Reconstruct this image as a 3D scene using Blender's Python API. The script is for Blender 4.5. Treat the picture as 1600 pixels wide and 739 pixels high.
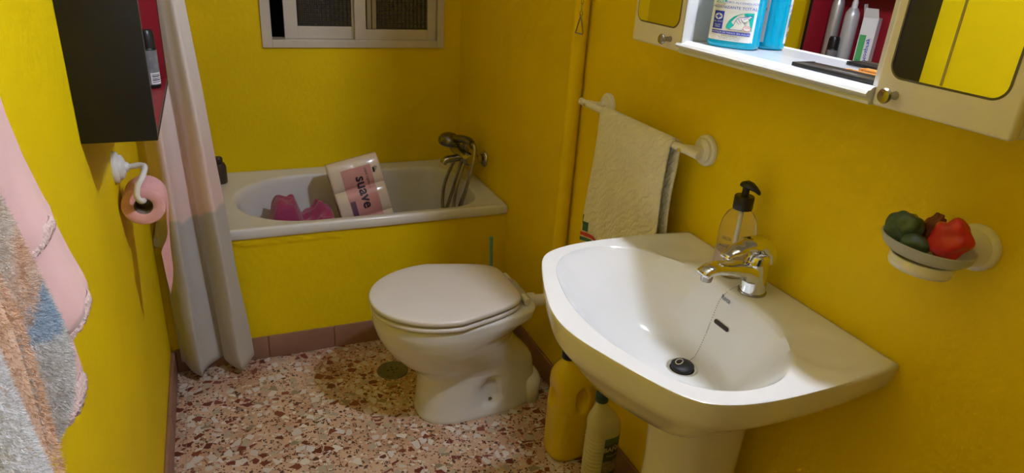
import bpy, bmesh, math, random
from mathutils import Vector, Matrix
from mathutils.bvhtree import BVHTree
random.seed(7)
for o in list(bpy.data.objects): bpy.data.objects.remove(o, do_unlink=True)
scene = bpy.context.scene
COL = scene.collection
PI = math.pi

# ------------------------------------------------------------------ camera
cam_d = bpy.data.cameras.new('camera'); cam = bpy.data.objects.new('camera', cam_d); COL.objects.link(cam)
cam_d.sensor_width = 36.0; cam_d.lens = 23.81; cam_d.clip_start = 0.01
yaw, pitch, roll = 0.42659, 0.41067, 0.06621
_f = Vector((math.sin(yaw)*math.cos(pitch), math.cos(yaw)*math.cos(pitch), -math.sin(pitch)))
_r = Vector((math.cos(yaw), -math.sin(yaw), 0)); _u = _r.cross(_f)
_r2 = _r*math.cos(roll)+_u*math.sin(roll); _u2 = -_r*math.sin(roll)+_u*math.cos(roll)
cam.matrix_world = Matrix(((_r2.x,_u2.x,-_f.x,.2207),(_r2.y,_u2.y,-_f.y,0),(_r2.z,_u2.z,-_f.z,1.427),(0,0,0,1)))
scene.camera = cam
# ------------------------------------------------------------------ world: night outside the window
w = bpy.data.worlds.new('night'); scene.world = w; w.use_nodes = True
w.node_tree.nodes['Background'].inputs[0].default_value = (.55,.62,.8,1)
w.node_tree.nodes['Background'].inputs[1].default_value = .02
LAMP_STRENGTH = 800.0
vs = scene.view_settings
vs.view_transform = 'Standard'; vs.look = 'None'; vs.gamma = 1.0; vs.use_curve_mapping = False
vs.exposure = 0.42

# ------------------------------------------------------------------ helpers
XL, XR, YB, YF, ZC = -.012, 1.2, 2.82, -.55, 2.4

def M(name, col, rough=.5, metal=0., var=.06, vscale=12., bump=0., bscale=60., trans=0., ior=1.45, coat=0., sheen=0., emit=None, es=0., alpha=1., sss=0.):
    m = bpy.data.materials.new(name); m.use_nodes = True
    nt = m.node_tree; b = nt.nodes['Principled BSDF']
    b.inputs['Roughness'].default_value = rough; b.inputs['Metallic'].default_value = metal
    b.inputs['Transmission Weight'].default_value = trans; b.inputs['IOR'].default_value = ior
    b.inputs['Coat Weight'].default_value = coat; b.inputs['Sheen Weight'].default_value = sheen
    b.inputs['Alpha'].default_value = alpha
    if sss: b.inputs['Subsurface Weight'].default_value = sss; b.inputs['Subsurface Scale'].default_value = .01
    if emit: b.inputs['Emission Color'].default_value = (*emit,1); b.inputs['Emission Strength'].default_value = es
    tc = nt.nodes.new('ShaderNodeTexCoord')
    if var > 0:
        n = nt.nodes.new('ShaderNodeTexNoise'); n.inputs['Scale'].default_value = vscale; n.inputs['Detail'].default_value = 5
        nt.links.new(tc.outputs['Object'], n.inputs['Vector'])
        r = nt.nodes.new('ShaderNodeValToRGB')
        r.color_ramp.elements[0].position = .3; r.color_ramp.elements[1].position = .7
        r.color_ramp.elements[0].color = (*[max(0,c*(1-var)) for c in col],1)
        r.color_ramp.elements[1].color = (*[min(1,c*(1+var)) for c in col],1)
        nt.links.new(n.outputs['Fac'], r.inputs['Fac']); nt.links.new(r.outputs['Color'], b.inputs['Base Color'])
    else: b.inputs['Base Color'].default_value = (*col,1)
    if bump > 0:
        n2 = nt.nodes.new('ShaderNodeTexNoise'); n2.inputs['Scale'].default_value = bscale; n2.inputs['Detail'].default_value = 4
        nt.links.new(tc.outputs['Object'], n2.inputs['Vector'])
        bp = nt.nodes.new('ShaderNodeBump'); bp.inputs['Strength'].default_value = bump; bp.inputs['Distance'].default_value = .01
        nt.links.new(n2.outputs['Fac'], bp.inputs['Height']); nt.links.new(bp.outputs['Normal'], b.inputs['Normal'])
    return m

def mesh(name, verts, faces, mat, parent=None, smooth=False, mats=None, fmat=None):
    me = bpy.data.meshes.new(name); me.from_pydata([tuple(v) for v in verts], [], faces)
    if mats:
        for q in mats: me.materials.append(q)
        for i, p in enumerate(me.polygons): p.material_index = fmat[i]
    else: me.materials.append(mat)
    bm = bmesh.new(); bm.from_mesh(me); bmesh.ops.recalc_face_normals(bm, faces=bm.faces); bm.to_mesh(me); bm.free()
    if smooth:
        for p in me.polygons: p.use_smooth = True
    o = bpy.data.objects.new(name, me); COL.objects.link(o)
    if parent: o.parent = parent; o.matrix_parent_inverse = parent.matrix_world.inverted()
    return o
def link_bm(name, bm, mat, parent=None, smooth=False, ang=None):
    bmesh.ops.recalc_face_normals(bm, faces=bm.faces)
    me = bpy.data.meshes.new(name); bm.to_mesh(me); bm.free(); me.materials.append(mat)
    if smooth:
        for p in me.polygons: p.use_smooth = True
        if ang: me.set_sharp_from_angle(angle=math.radians(ang))
    o = bpy.data.objects.new(name, me); COL.objects.link(o)
    if parent: o.parent = parent; o.matrix_parent_inverse = parent.matrix_world.inverted()
    return o
def empty(name, loc, label=None, cat=None, group=None, kind=None):
    o = bpy.data.objects.new(name, None); o.location = loc; o.empty_display_size = .05; COL.objects.link(o)
    o.matrix_world = Matrix.Translation(loc)
    return tag(o, label, cat, group, kind)
def tag(o, label=None, cat=None, group=None, kind=None):
    if label: o['label'] = label
    if cat: o['category'] = cat
    if group: o['group'] = group
    if kind: o['kind'] = kind
    return o
def add_box(bm, x0, x1, y0, y1, z0, z1, bev=0, seg=2):
    r = bmesh.ops.create_cube(bm, size=1)
    vs_ = r['verts']
    for v in vs_:
        v.co = Vector(((x0+x1)/2+v.co.x*(x1-x0), (y0+y1)/2+v.co.y*(y1-y0), (z0+z1)/2+v.co.z*(z1-z0)))
    if bev:
        es = list({e for v in vs_ for e in v.link_edges})
        bmesh.ops.bevel(bm, geom=es, offset=bev, segments=seg, profile=.5, affect='EDGES')
def box(name, x0, x1, y0, y1, z0, z1, mat, parent=None, bev=0, seg=2, smooth=None):
    bm = bmesh.new(); add_box(bm, x0, x1, y0, y1, z0, z1, bev, seg)
    return link_bm(name, bm, mat, parent, smooth=bool(bev) if smooth is None else smooth, ang=40)
def loft(rings, cap0=True, cap1=True, closed=True):
    n = len(rings[0]); V = []; F = []
    for r in rings: V += [tuple(p) for p in r]
    for i in range(len(rings)-1):
        for j in range(n if closed else n-1):
            k = (j+1) % n
            F.append((i*n+j, i*n+k, (i+1)*n+k, (i+1)*n+j))
    if cap0: F.append(tuple(range(n-1,-1,-1)))
    if cap1: F.append(tuple((len(rings)-1)*n+j for j in range(n)))
    return V, F
def frame(axis):
    a = Vector(axis).normalized(); t = Vector((0,0,1)) if abs(a.z) < .9 else Vector((0,1,0))
    u = a.cross(t).normalized(); v = a.cross(u).normalized()
    return u, v, a
def lathe(name, prof, mat, parent=None, at=(0,0,0), axis=(0,0,1), seg=32, sx=1., sy=1., cap0=True, cap1=True, ang=45):
    """prof: list of (radius, distance along axis)"""
    if tuple(axis) == (0,0,1): u, v, a = Vector((1,0,0)), Vector((0,1,0)), Vector((0,0,1))
    else: u, v, a = frame(axis)
    at = Vector(at); rings = []
    for r, h in prof:
        rings.append([at+a*h+u*(r*sx*math.cos(2*PI*j/seg))+v*(r*sy*math.sin(2*PI*j/seg)) for j in range(seg)])
    V, F = loft(rings, cap0, cap1)
    o = mesh(name, V, F, mat, parent, True); o.data.set_sharp_from_angle(angle=math.radians(ang)); return o
def spline(pts, n=8, closed=False):
    P = [Vector(p) for p in pts]; out = []; m = len(P)
    rng = range(m) if closed else range(m-1)
    for i in rng:
        if closed: p0,p1,p2,p3 = P[i-1],P[i],P[(i+1)%m],P[(i+2)%m]
        else: p0,p1,p2,p3 = P[max(i-1,0)],P[i],P[i+1],P[min(i+2,m-1)]
        for k in range(n):
            t = k/n
            out.append(.5*((2*p1)+(p2-p0)*t+(2*p0-5*p1+4*p2-p3)*t*t+(3*p1-p0-3*p2+p3)*t**3))
    if not closed: out.append(P[-1])
    return out
def tube_geo(pts, rad, seg=12):
    pts = [Vector(p) for p in pts]; n = len(pts); rings = []
    R = rad if hasattr(rad,'__len__') else [rad]*n
    t0 = (pts[1]-pts[0]).normalized(); u, v, _ = frame(t0)
    for i, p in enumerate(pts):
        t = (pts[min(i+1,n-1)]-pts[max(i-1,0)]).normalized()
        u = (u-t*u.dot(t)).normalized(); v = t.cross(u)
        rings.append([p+u*(R[i]*math.cos(2*PI*j/seg))+v*(R[i]*math.sin(2*PI*j/seg)) for j in range(seg)])
    return loft(rings)
def tube(name, pts, rad, mat, parent=None, seg=12, sm=0):
    if sm:
        if hasattr(rad,'__len__'):
            r2 = []
            for i in range(len(rad)-1): r2 += [rad[i]+(rad[i+1]-rad[i])*k/sm for k in range(sm)]
            rad = r2+[rad[-1]]
        pts = spline(pts, sm)
    V, F = tube_geo(pts, rad, seg)
    o = mesh(name, V, F, mat, parent, True); o.data.set_sharp_from_angle(angle=math.radians(50)); return o
def text(name, body, size, fn, mat, parent=None, align='CENTER', sx=1., bold=0.):
    """flat lettering: (u,v) of the glyphs mapped on to a surface by fn(u,v)"""
    c = bpy.data.curves.new(name, 'FONT'); c.body = body; c.size = size; c.align_x = align; c.align_y = 'CENTER'; c.resolution_u = 2; c.offset = bold
    o = bpy.data.objects.new(name, c); COL.objects.link(o)
    me = bpy.data.meshes.new_from_object(o.evaluated_get(bpy.context.evaluated_depsgraph_get()))
    V = [fn(v.co.x*sx, v.co.y) for v in me.vertices]; F = [tuple(p.vertices) for p in me.polygons]
    bpy.data.objects.remove(o, do_unlink=True); bpy.data.curves.remove(c); bpy.data.meshes.remove(me)
    m2 = bpy.data.meshes.new(name); m2.from_pydata([tuple(v) for v in V], [], F); m2.materials.append(mat)
    t = bpy.data.objects.new(name, m2); COL.objects.link(t)
    if parent: t.parent = parent; t.matrix_parent_inverse = parent.matrix_world.inverted()
    return t
def patch(name, fn, u0, u1, v0, v1, nu, nv, mat, parent=None, smooth=True):
    V = [fn(u0+(u1-u0)*i/nu, v0+(v1-v0)*j/nv) for j in range(nv+1) for i in range(nu+1)]
    F = [(j*(nu+1)+i, j*(nu+1)+i+1, (j+1)*(nu+1)+i+1, (j+1)*(nu+1)+i) for j in range(nv) for i in range(nu)]
    return mesh(name, V, F, mat, parent, smooth)
def poly(name, fn, pts, mat, parent=None):
    return mesh(name, [fn(u,v) for u,v in pts], [tuple(range(len(pts)))], mat, parent)
def solid(o, th, off=-1.):
    m = o.modifiers.new('thickness','SOLIDIFY'); m.thickness = th; m.offset = off; return o
def sub(o, lv=1):
    m = o.modifiers.new('smooth','SUBSURF'); m.levels = lv; m.render_levels = lv; return o
def sstep(a, b, x):
    t = max(0,min(1,(x-a)/(b-a))); return t*t*(3-2*t)
def egg(xc, af, ab, b, taper=0., nf=2., nb=3., N=96, yc=0., z=0.):
    """plan outline: front towards -x, squarer and tapered towards +x"""
    out = []
    for j in range(N):
        t = 2*PI*j/N; c = math.cos(t); s = math.sin(t); n = nb if c > 0 else nf
        X = (ab if c > 0 else af)*math.copysign(abs(c)**(2/n), c); Yv = b*math.copysign(abs(s)**(2/n), s)
        if X > 0: Yv *= 1-taper*(X/ab)**1.15
        out.append(Vector((xc+X, yc+Yv, z)))
    return out
def blob(name, c, r, mat, parent=None, seed=0, amp=.15, freq=2.5, sub_=4, rot=(0,0,0), flat=None):
    from mathutils import noise, Euler
    bm = bmesh.new(); bmesh.ops.create_icosphere(bm, subdivisions=sub_, radius=1)
    E_ = Euler(rot).to_matrix()
    for v in bm.verts:
        d = v.co.normalized(); k = 1+amp*noise.noise(d*freq+Vector((seed*3.1,seed*1.7,seed)))
        p = Vector((d.x*r[0]*k, d.y*r[1]*k, d.z*r[2]*k)); p = E_ @ p
        if flat is not None and c[2]+p.z < flat: p.z = flat-c[2]
        v.co = Vector(c)+p
    return link_bm(name, bm, mat, parent, True)

# ------------------------------------------------------------------ materials
yellow = M('yellow_wall_paint', (.81,.582,.001), .6, var=.05, vscale=2.5, bump=.25, bscale=45)
ceilm = M('ceiling_paint', (.80,.79,.76), .8, var=.03)
ceramic = M('white_ceramic', (.80,.80,.80), .12, var=.015, coat=.3)
enamel = M('tub_enamel', (.74,.73,.72), .2, var=.02, coat=.2)
plasticw = M('white_plastic', (.80,.78,.74), .3, var=.02)
seatm = M('toilet_seat_plastic', (.78,.74,.72), .22, var=.015)
chrome = M('chrome', (.75,.75,.74), .09, 1., var=.04, vscale=30)
dullchrome = M('dull_chrome', (.42,.40,.36), .22, 1., var=.15, vscale=40)
blackpl = M('black_plastic', (.012,.012,.013), .35, var=.1)
mirror = M('mirror_glass', (.9,.9,.9), .0, 1., var=0)
cream = M('cabinet_lacquer', (.78,.74,.64), .35, var=.02)
niche_white = M('niche_white_laminate', (.66,.66,.66), .25, var=.01)
alu = M('window_aluminium', (.62,.57,.50), .45, .2, var=.04)
tilebb = M('baseboard_tile_brown', (.30,.155,.10), .4, var=.12, vscale=14)
grout = M('grout', (.42,.33,.26), .8, var=.15, vscale=60)
blackwood = M('black_painted_wood', (.006,.0045,.003), .65, var=.2, vscale=9)
redwood = M('red_painted_board', (.27,.008,.016), .45, var=.12, vscale=18)
inkblue = M('ink_blue', (.02,.05,.5), .5, var=0)
inkdark = M('ink_dark', (.02,.02,.03), .5, var=0)
inkteal = M('ink_teal', (.0,.52,.46), .5, var=0)
inkred = M('ink_red', (.75,.08,.08), .5, var=0)
paper = M('label_paper', (.80,.82,.84), .5, var=.01)
pinkpaper = M('pink_tissue', (.86,.46,.46), .9, var=.03, vscale=60, bump=.1, bscale=200)

def floor_mat():
    m = bpy.data.materials.new('terrazzo'); m.use_nodes = True; nt = m.node_tree; b = nt.nodes['Principled BSDF']; L = nt.links.new
    N = lambda t: nt.nodes.new(t)
    g = N('ShaderNodeNewGeometry')
    no = N('ShaderNodeTexNoise'); no.inputs['Scale'].default_value = 55; L(g.outputs['Position'], no.inputs['Vector'])
    mix = N('ShaderNodeVectorMath'); mix.operation = 'MULTIPLY_ADD'; L(no.outputs['Color'], mix.inputs[0]); mix.inputs[1].default_value = (.005,.005,.0)
    L(g.outputs['Position'], mix.inputs[2])
    col = N('ShaderNodeTexNoise'); col.inputs['Scale'].default_value = 7; L(g.outputs['Position'], col.inputs['Vector'])
    cr = N('ShaderNodeValToRGB'); cr.color_ramp.elements[0].color = (.52,.31,.20,1); cr.color_ramp.elements[1].color = (.68,.48,.35,1)
    cr.color_ramp.elements[0].position = .35; cr.color_ramp.elements[1].position = .68
    L(col.outputs['Fac'], cr.inputs['Fac']); prev = cr.outputs['Color']
    def layer(prev, scale, off, lo, hi, dmin, cols, stretch=1.0):
        sc = N('ShaderNodeVectorMath'); sc.operation = 'MULTIPLY_ADD'; L(mix.outputs[0], sc.inputs[0]); sc.inputs[1].default_value = (1,stretch,1); sc.inputs[2].default_value = (off,off*.7,0)
        v1 = N('ShaderNodeTexVoronoi'); v1.voronoi_dimensions = '2D'; v1.feature = 'F1'; v1.inputs['Scale'].default_value = scale; L(sc.outputs[0], v1.inputs['Vector'])
        v2 = N('ShaderNodeTexVoronoi'); v2.voronoi_dimensions = '2D'; v2.feature = 'DISTANCE_TO_EDGE'; v2.inputs['Scale'].default_value = scale; L(sc.outputs[0], v2.inputs['Vector'])
        sep = N('ShaderNodeSeparateColor'); L(v1.outputs['Color'], sep.inputs['Color'])
        a = N('ShaderNodeMath'); a.operation = 'GREATER_THAN'; L(sep.outputs[0], a.inputs[0]); a.inputs[1].default_value = lo
        a2 = N('ShaderNodeMath'); a2.operation = 'LESS_THAN'; L(sep.outputs[0], a2.inputs[0]); a2.inputs[1].default_value = hi
        # each chip its own size: edge margin varies by cell
        mg = N('ShaderNodeMath'); mg.operation = 'MULTIPLY_ADD'; L(sep.outputs[1], mg.inputs[0]); mg.inputs[1].default_value = .20; mg.inputs[2].default_value = dmin
        e = N('ShaderNodeMath'); e.operation = 'GREATER_THAN'; L(v2.outputs['Distance'], e.inputs[0]); L(mg.outputs[0], e.inputs[1])
        p = N('ShaderNodeMath'); p.operation = 'MULTIPLY'; L(a.outputs[0], p.inputs[0]); L(a2.outputs[0], p.inputs[1])
        p2 = N('ShaderNodeMath'); p2.operation = 'MULTIPLY'; L(p.outputs[0], p2.inputs[0]); L(e.outputs[0], p2.inputs[1])
        r = N('ShaderNodeValToRGB'); r.color_ramp.interpolation = 'CONSTANT'
        while len(r.color_ramp.elements) < len(cols): r.color_ramp.elements.new(.5)
        for i, c in enumerate(cols): r.color_ramp.elements[i].position = i/len(cols); r.color_ramp.elements[i].color = (*c,1)
        L(sep.outputs[2], r.inputs['Fac'])
        mx = N('ShaderNodeMix'); mx.data_type = 'RGBA'; L(p2.outputs[0], mx.inputs[0]); L(prev, mx.inputs[6]); L(r.outputs['Color'], mx.inputs[7])
        return mx.outputs[2]
    prev = layer(prev, 150, 3.3, .62, 1, .06, [(.10,.045,.028),(.05,.03,.025),(.28,.09,.05),(.62,.52,.42)])
    prev = layer(prev, 85, 9.1, .72, 1, .05, [(.20,.05,.03),(.62,.56,.48),(.72,.66,.58),(.10,.05,.035)])
    prev = layer(prev, 40, 1.7, .58, 1, .06, [(.72,.66,.60),(.62,.56,.51),(.66,.62,.60),(.46,.38,.29)], .9)
    prev = layer(prev, 34, 5.9, .80, 1, .06, [(.19,.040,.024),(.23,.06,.035),(.15,.03,.02),(.30,.24,.16)], 1.25)
    L(prev, b.inputs['Base Color']); b.inputs['Roughness'].default_value = .32
    return m
terrazzo = floor_mat()
yellow.node_tree.nodes['Principled BSDF'].inputs['Specular IOR Level'].default_value = .2

# ------------------------------------------------------------------ room shell
fl = tag(box('floor', XL-.1, XR+.1, YF-.1, YB+.1, -.08, -.0012, grout), 'terrazzo tiled bathroom floor', kind='structure')
TS = .37
proto = None
i0 = 0
for ix in range(-2, 4):
    for iy in range(-2, 8):
        x0 = .40+ix*TS; y0 = 1.70+(iy-4)*TS
        x1, y1 = x0+TS, y0+TS
        cx0, cx1 = max(x0, XL), min(x1, XR); cy0, cy1 = max(y0, YF), min(y1, 2.23)
        if cx1-cx0 < .02 or cy1-cy0 < .02: continue
        g = .0007
        box('floor_tile', cx0+g, cx1-g, cy0+g, cy1-g, -.006, 0, terrazzo, fl, bev=.0005, seg=1, smooth=False)
tag(box('wall_left', XL-.1, XL, YF-.1, YB+.1, 0, ZC, yellow), 'yellow painted wall with the black open cabinet', kind='structure')
tag(box('wall_right', XR, XR+.1, YF-.1, YB+.1, 0, ZC, yellow), 'yellow painted wall behind the washbasin', kind='structure')
bm = bmesh.new(); add_box(bm, XL, .20, YF-.1, YF, 0, ZC); add_box(bm, .92, XR, YF-.1, YF, 0, ZC); add_box(bm, .20, .92, YF-.1, YF, 2.0, ZC)
tag(link_bm('wall_front', bm, yellow), 'yellow painted wall with the open doorway', kind='structure')
tag(box('ceiling', XL-.1, XR+.1, YF-.1, YB+.1, ZC, ZC+.08, ceilm), 'plain white ceiling', kind='structure')
WX0, WX1, WZ0, WZ1 = .405, 1.121, 1.000, 1.62
bm = bmesh.new()
add_box(bm, XL, WX0, YB, YB+.1, 0, ZC); add_box(bm, WX1, XR, YB, YB+.1, 0, ZC)
add_box(bm, WX0, WX1, YB, YB+.1, 0, WZ0); add_box(bm, WX0, WX1, YB, YB+.1, WZ1, ZC)
tag(link_bm('wall_back', bm, yellow), 'yellow painted wall with the window above the tub', kind='structure')
# front panel of the built-in tub
bm = bmesh.new(); add_box(bm, XL, XR, 2.216, 2.240, 0, .469)
bmesh.ops.subdivide_edges(bm, edges=bm.edges[:], cuts=40, use_grid_fill=True)
rr = random.Random(3)
for v in bm.verts:
    if abs(v.co.y-2.216) < 1e-4 and v.co.z > .44 and v.co.x < .62: v.co.y -= .004*rr.random()
tag(link_bm('wall_tub', bm, yellow), 'yellow painted panel under the bathtub rim', kind='structure')
def baseboard(name, along, a0, a1, fixed, th, h, joints, label):
    b = empty(name, (fixed if along == 'y' else a0, a0 if along == 'y' else fixed, 0), label, None, None, 'structure')
    cuts = [a0]+[j for j in joints if a0 < j < a1]+[a1]
    for s, e in zip(cuts[:-1], cuts[1:]):
        if along == 'y': box('baseboard_tile', min(fixed,fixed+th), max(fixed,fixed+th), s+.0008, e-.0008, 0, h, tilebb, b, bev=.003)
        else: box('baseboard_tile', s+.0008, e-.0008, min(fixed,fixed+th), max(fixed,fixed+th), 0, h, tilebb, b, bev=.003)
baseboard('baseboard_left', 'y', YF, 2.206, XL, .012, .088, [YF+.3*k for k in range(1,12)], 'brown tile skirting along the left wall')
baseboard('baseboard_back', 'x', 0.0, XR-.01, 2.216, -.010, .088, [.30,.53,.83,1.1], 'brown tile skirting under the bathtub')
baseboard('baseboard_right', 'y', YF, 2.206, XR, -.011, .088, [YF+.12+.3*k for k in range(0,12)], 'brown tile skirting along the right wall')
# unseen doorway behind the camera, left open so bounced light escapes
doorm = M('door_paint', (.62,.55,.42), .45, var=.04)
d = empty('door_1', (.56, YF, 0), 'unseen open doorway with a cream frame behind the photographer', None, None, 'structure')
bm = bmesh.new()
add_box(bm,.14,.21,YF-.1,YF+.016,0,2.06,.002); add_box(bm,.91,.98,YF-.1,YF+.016,0,2.06,.002); add_box(bm,.21,.91,YF-.1,YF+.016,1.99,2.06,.002)
link_bm('door_frame', bm, doorm, d)

# ------------------------------------------------------------------ window
def dotglass():
    m = bpy.data.materials.new('dimpled_glass'); m.use_nodes = True; nt = m.node_tree; b = nt.nodes['Principled BSDF']; L = nt.links.new
    b.inputs['Base Color'].default_value = (.045,.043,.045,1); b.inputs['Roughness'].default_value = .11; b.inputs['IOR'].default_value = 2.1; b.inputs['Transmission Weight'].default_value = .35
    tc = nt.nodes.new('ShaderNodeTexCoord'); s = nt.nodes.new('ShaderNodeSeparateXYZ'); L(tc.outputs['Object'], s.inputs[0])
    out = []
    for k in (0,2):
        a = nt.nodes.new('ShaderNodeMath'); a.operation = 'MULTIPLY'; a.inputs[1].default_value = 2*PI/.0165; L(s.outputs[k], a.inputs[0])
        c = nt.nodes.new('ShaderNodeMath'); c.operation = 'SINE'; L(a.outputs[0], c.inputs[0]); out.append(c)
    p = nt.nodes.new('ShaderNodeMath'); p.operation = 'ADD'; L(out[0].outputs[0], p.inputs[0]); L(out[1].outputs[0], p.inputs[1])
    bp = nt.nodes.new('ShaderNodeBump'); bp.inputs['Strength'].default_value = 1.0; bp.inputs['Distance'].default_value = .003
    L(p.outputs[0], bp.inputs['Height']); L(bp.outputs['Normal'], b.inputs['Normal'])
    return m
glassd = dotglass()
win = empty('window_1', (WX0, YB, WZ0), 'sliding aluminium window with dark dimpled glass above the bathtub', None, None, 'structure')
bm = bmesh.new()
y0, y1 = YB-.012, YB+.07
add_box(bm, WX0-.003, WX0+.034, y0, y1, WZ0-.004, WZ1, .002); add_box(bm, WX1-.026, WX1+.003, y0, y1, WZ0-.004, WZ1, .002)
add_box(bm, WX0+.034, WX1-.026, y0, y1, WZ0-.004, WZ0+.026, .002); add_box(bm, WX0+.034, WX1-.026, y0, y1, WZ1-.03, WZ1, .002)
link_bm('frame', bm, alu, win)
def sash(x0, x1, ya, yb, l, r, bot):
    bm = bmesh.new(); z0, z1 = WZ0+.026, WZ1-.03
    add_box(bm, x0, x0+l, ya, yb, z0, z1, .0015); add_box(bm, x1-r, x1, ya, yb, z0, z1, .0015)
    add_box(bm, x0+l, x1-r, ya+.003, yb-.003, z0, z0+bot, .0015); add_box(bm, x0+l, x1-r, ya+.003, yb-.003, z1-.04, z1, .0015)
    s = link_bm('sash', bm, alu, win)
    box('pane', x0+l-.003, x1-r+.003, (ya+yb)/2-.002, (ya+yb)/2+.002, z0+bot-.003, z1-.037, glassd, s)
    return s
sash(.490, .790, YB+.030, YB+.052, .050, .040, .046)
sash(.757, WX1-.028, YB+.004, YB+.026, .044, .036, .040)
outer = M('dark_exterior_wall', (.03,.026,.024), .9, var=.2)
tag(box('wall_outside', -.3, 1.7, YB+.6, YB+.65, .4, 2.3, outer), 'dark wall of the shaft outside the window', kind='structure')
strips = [o for o in bpy.data.objects if o.name.startswith('sash')][-1]
for x_ in (.808,.828): box('pale_strip', x_, x_+.016, YB+.0105, YB+.0125, WZ0+.068, WZ1-.075, M('pale_strip', (.34,.28,.18), .6), strips)

# ------------------------------------------------------------------ bathtub
def stadium(x0, x1, y0, y1, rl, rr_, z, N=120):
    """rounded rectangle, radius rl at the left (-x) corners and rr_ at the right, sampled by arc length"""
    P = []
    def arc(cx, cy, r, a0, a1, n=14):
        for k in range(n+1):
            a = a0+(a1-a0)*k/n; P.append(Vector((cx+r[0]*math.cos(a), cy+r[1]*math.sin(a), z)))
    arc(x1-rr_[0], y1-rr_[1], rr_, 0, PI/2); arc(x0+rl[0], y1-rl[1], rl, PI/2, PI); arc(x0+rl[0], y0+rl[1], rl, PI, 1.5*PI); arc(x1-rr_[0], y0+rr_[1], rr_, 1.5*PI, 2*PI)
    P.append(P[0]); acc = [0]
    for a, b in zip(P[:-1], P[1:]): acc.append(acc[-1]+(b-a).length)
    out = []; j = 0
    for k in range(N):
        s = acc[-1]*k/N
        while acc[j+1] < s: j += 1
        t = (s-acc[j])/max(1e-9, acc[j+1]-acc[j]); out.append(P[j].lerp(P[j+1], t))
    return out
TZ = .507
tub = empty('bathtub', (.6, 2.5, .478), 'white enamelled bathtub built in under the window', 'bathtub')
NB = 120
tx0, tx1, ty0, ty1 = XL+.001, XR-.001, 2.204, YB-.001
def outer_ring(inset, z): return stadium(tx0+inset, tx1-inset, ty0+inset, ty1-inset, (.008,.008), (.008,.008), z, NB)
def inner(k, z):
    # k grows inwards
    return stadium(.245+k*1.6, 1.125-k*.7, 2.250+k*.8, 2.735-k*.8, (.25-k*.6,.235-k*.6), (.13-k*.2,.16-k*.2), z, NB)
rings = [outer_ring(.004,.470), outer_ring(0,.476), outer_ring(0,TZ-.008), outer_ring(.003,TZ-.002), outer_ring(.008,TZ), outer_ring(.018,TZ-.002)]
rings += [inner(-.012,TZ-.004), inner(-.004,TZ-.006), inner(0,TZ-.012), inner(.006,TZ-.03), inner(.015,TZ-.10), inner(.03,TZ-.2), inner(.05,TZ-.28), inner(.075,TZ-.325), inner(.11,TZ-.342), inner(.16,TZ-.345)]
V, F = loft(rings, False, True)
o = mesh('tub_shell', V, F, enamel, tub, True); o.data.set_sharp_from_angle(angle=math.radians(50))
lathe('drain', [(.0,.004),(.022,.004),(.028,.001)], dullchrome, tub, (.95,2.49,TZ-.345), seg=20, cap0=False, cap1=False)

# ------------------------------------------------------------------ washbasin
YC = .877; BZ = .835
half = [(1.2,.283),(1.13,.291),(1.07,.295),(.98,.296),(.91,.292),(.86,.282),(.825,.266),(.80,.240),(.775,.19),(.748,.12),(.727,.055),(.72,0)]
outl = [Vector((x,YC+y,0)) for x,y in half]+[Vector((x,YC-y,0)) for x,y in reversed(half[:-1])]
outl = spline(outl, 8)            # from the wall's far corner round the front to the near corner
bc = Vector((.955, YC, 0))
def ray_hit(poly_, ang):
    d = Vector((math.cos(ang), math.sin(ang), 0)); best = None
    n = len(poly_)
    for i in range(n):
        a, b = poly_[i]-bc, poly_[(i+1)%n]-bc; e = b-a
        den = d.x*e.y-d.y*e.x
        if abs(den) < 1e-12: continue
        t = (a.x*e.y-a.y*e.x)/den; s = (a.x*d.y-a.y*d.x)/den
        if t > 0 and -1e-6 <= s <= 1+1e-6 and (best is None or t > best): best = t
    return bc+d*best
NW = 144
angs = [2*PI*j/NW for j in range(NW)]
for cpt in (outl[0], outl[-1]):
    a = math.atan2(cpt.y-bc.y, cpt.x-bc.x) % (2*PI); k = min(range(NW), key=lambda q: abs(angs[q]-a)); angs[k] = a
OUT = [ray_hit(outl, a) for a in angs]
bh = [(1.098,0),(1.099,.07),(1.092,.12),(1.072,.17),(1.035,.215),(.985,.25),(.93,.262),(.875,.252),(.835,.225),(.805,.18),(.785,.12),(.773,.06),(.769,0)]
bowl = [Vector((x,YC+.003+y,0)) for x,y in bh]+[Vector((x,YC+.003-y,0)) for x,y in reversed(bh[1:-1])]
bowl = spline(bowl, 8, True)
INN = [ray_hit(bowl, a) for a in angs]
DR = Vector((1.0, YC-.003, 0))
def ring_out(k, z, back=True):
    r = []
    for p in OUT:
        q = bc+(p-bc)*k
        if p.x > 1.1985: q.x = 1.1995
        r.append(Vector((min(q.x,1.1995), q.y, z)))
    return r
def ring_mix(t, zf):
    r = []
    for a, b in zip(OUT, INN):
        a = Vector((min(a.x,1.1995),a.y,0)); p = a.lerp(b, t); p.z = zf(p, t); r.append(p)
    return r
def deckz(p, t):
    z = BZ-.0015*t
    for sy in (-1, 1):     # shallow soap trays on the deck corners
        d = math.hypot((p.x-1.115)/.075, (p.y-(YC+sy*.205))/.075)
        z -= .006*(1-sstep(.55,1.0,d))*sstep(.02,.12,t)
    return z
def ring_bowl(s):
    r = []
    for b in INN:
        p = b.lerp(DR, s); d = (b-DR).length
        zz = BZ-.006-.138*(sstep(-.35,.62,s)-sstep(-.35,.62,0))/(1-sstep(-.35,.62,0))-.006*s
        p.z = zz; r.append(p)
    return r
basin = empty('washbasin', (1.1, YC, 0), 'white ceramic pedestal washbasin with a chrome tap', 'washbasin')
rings = []
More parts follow.
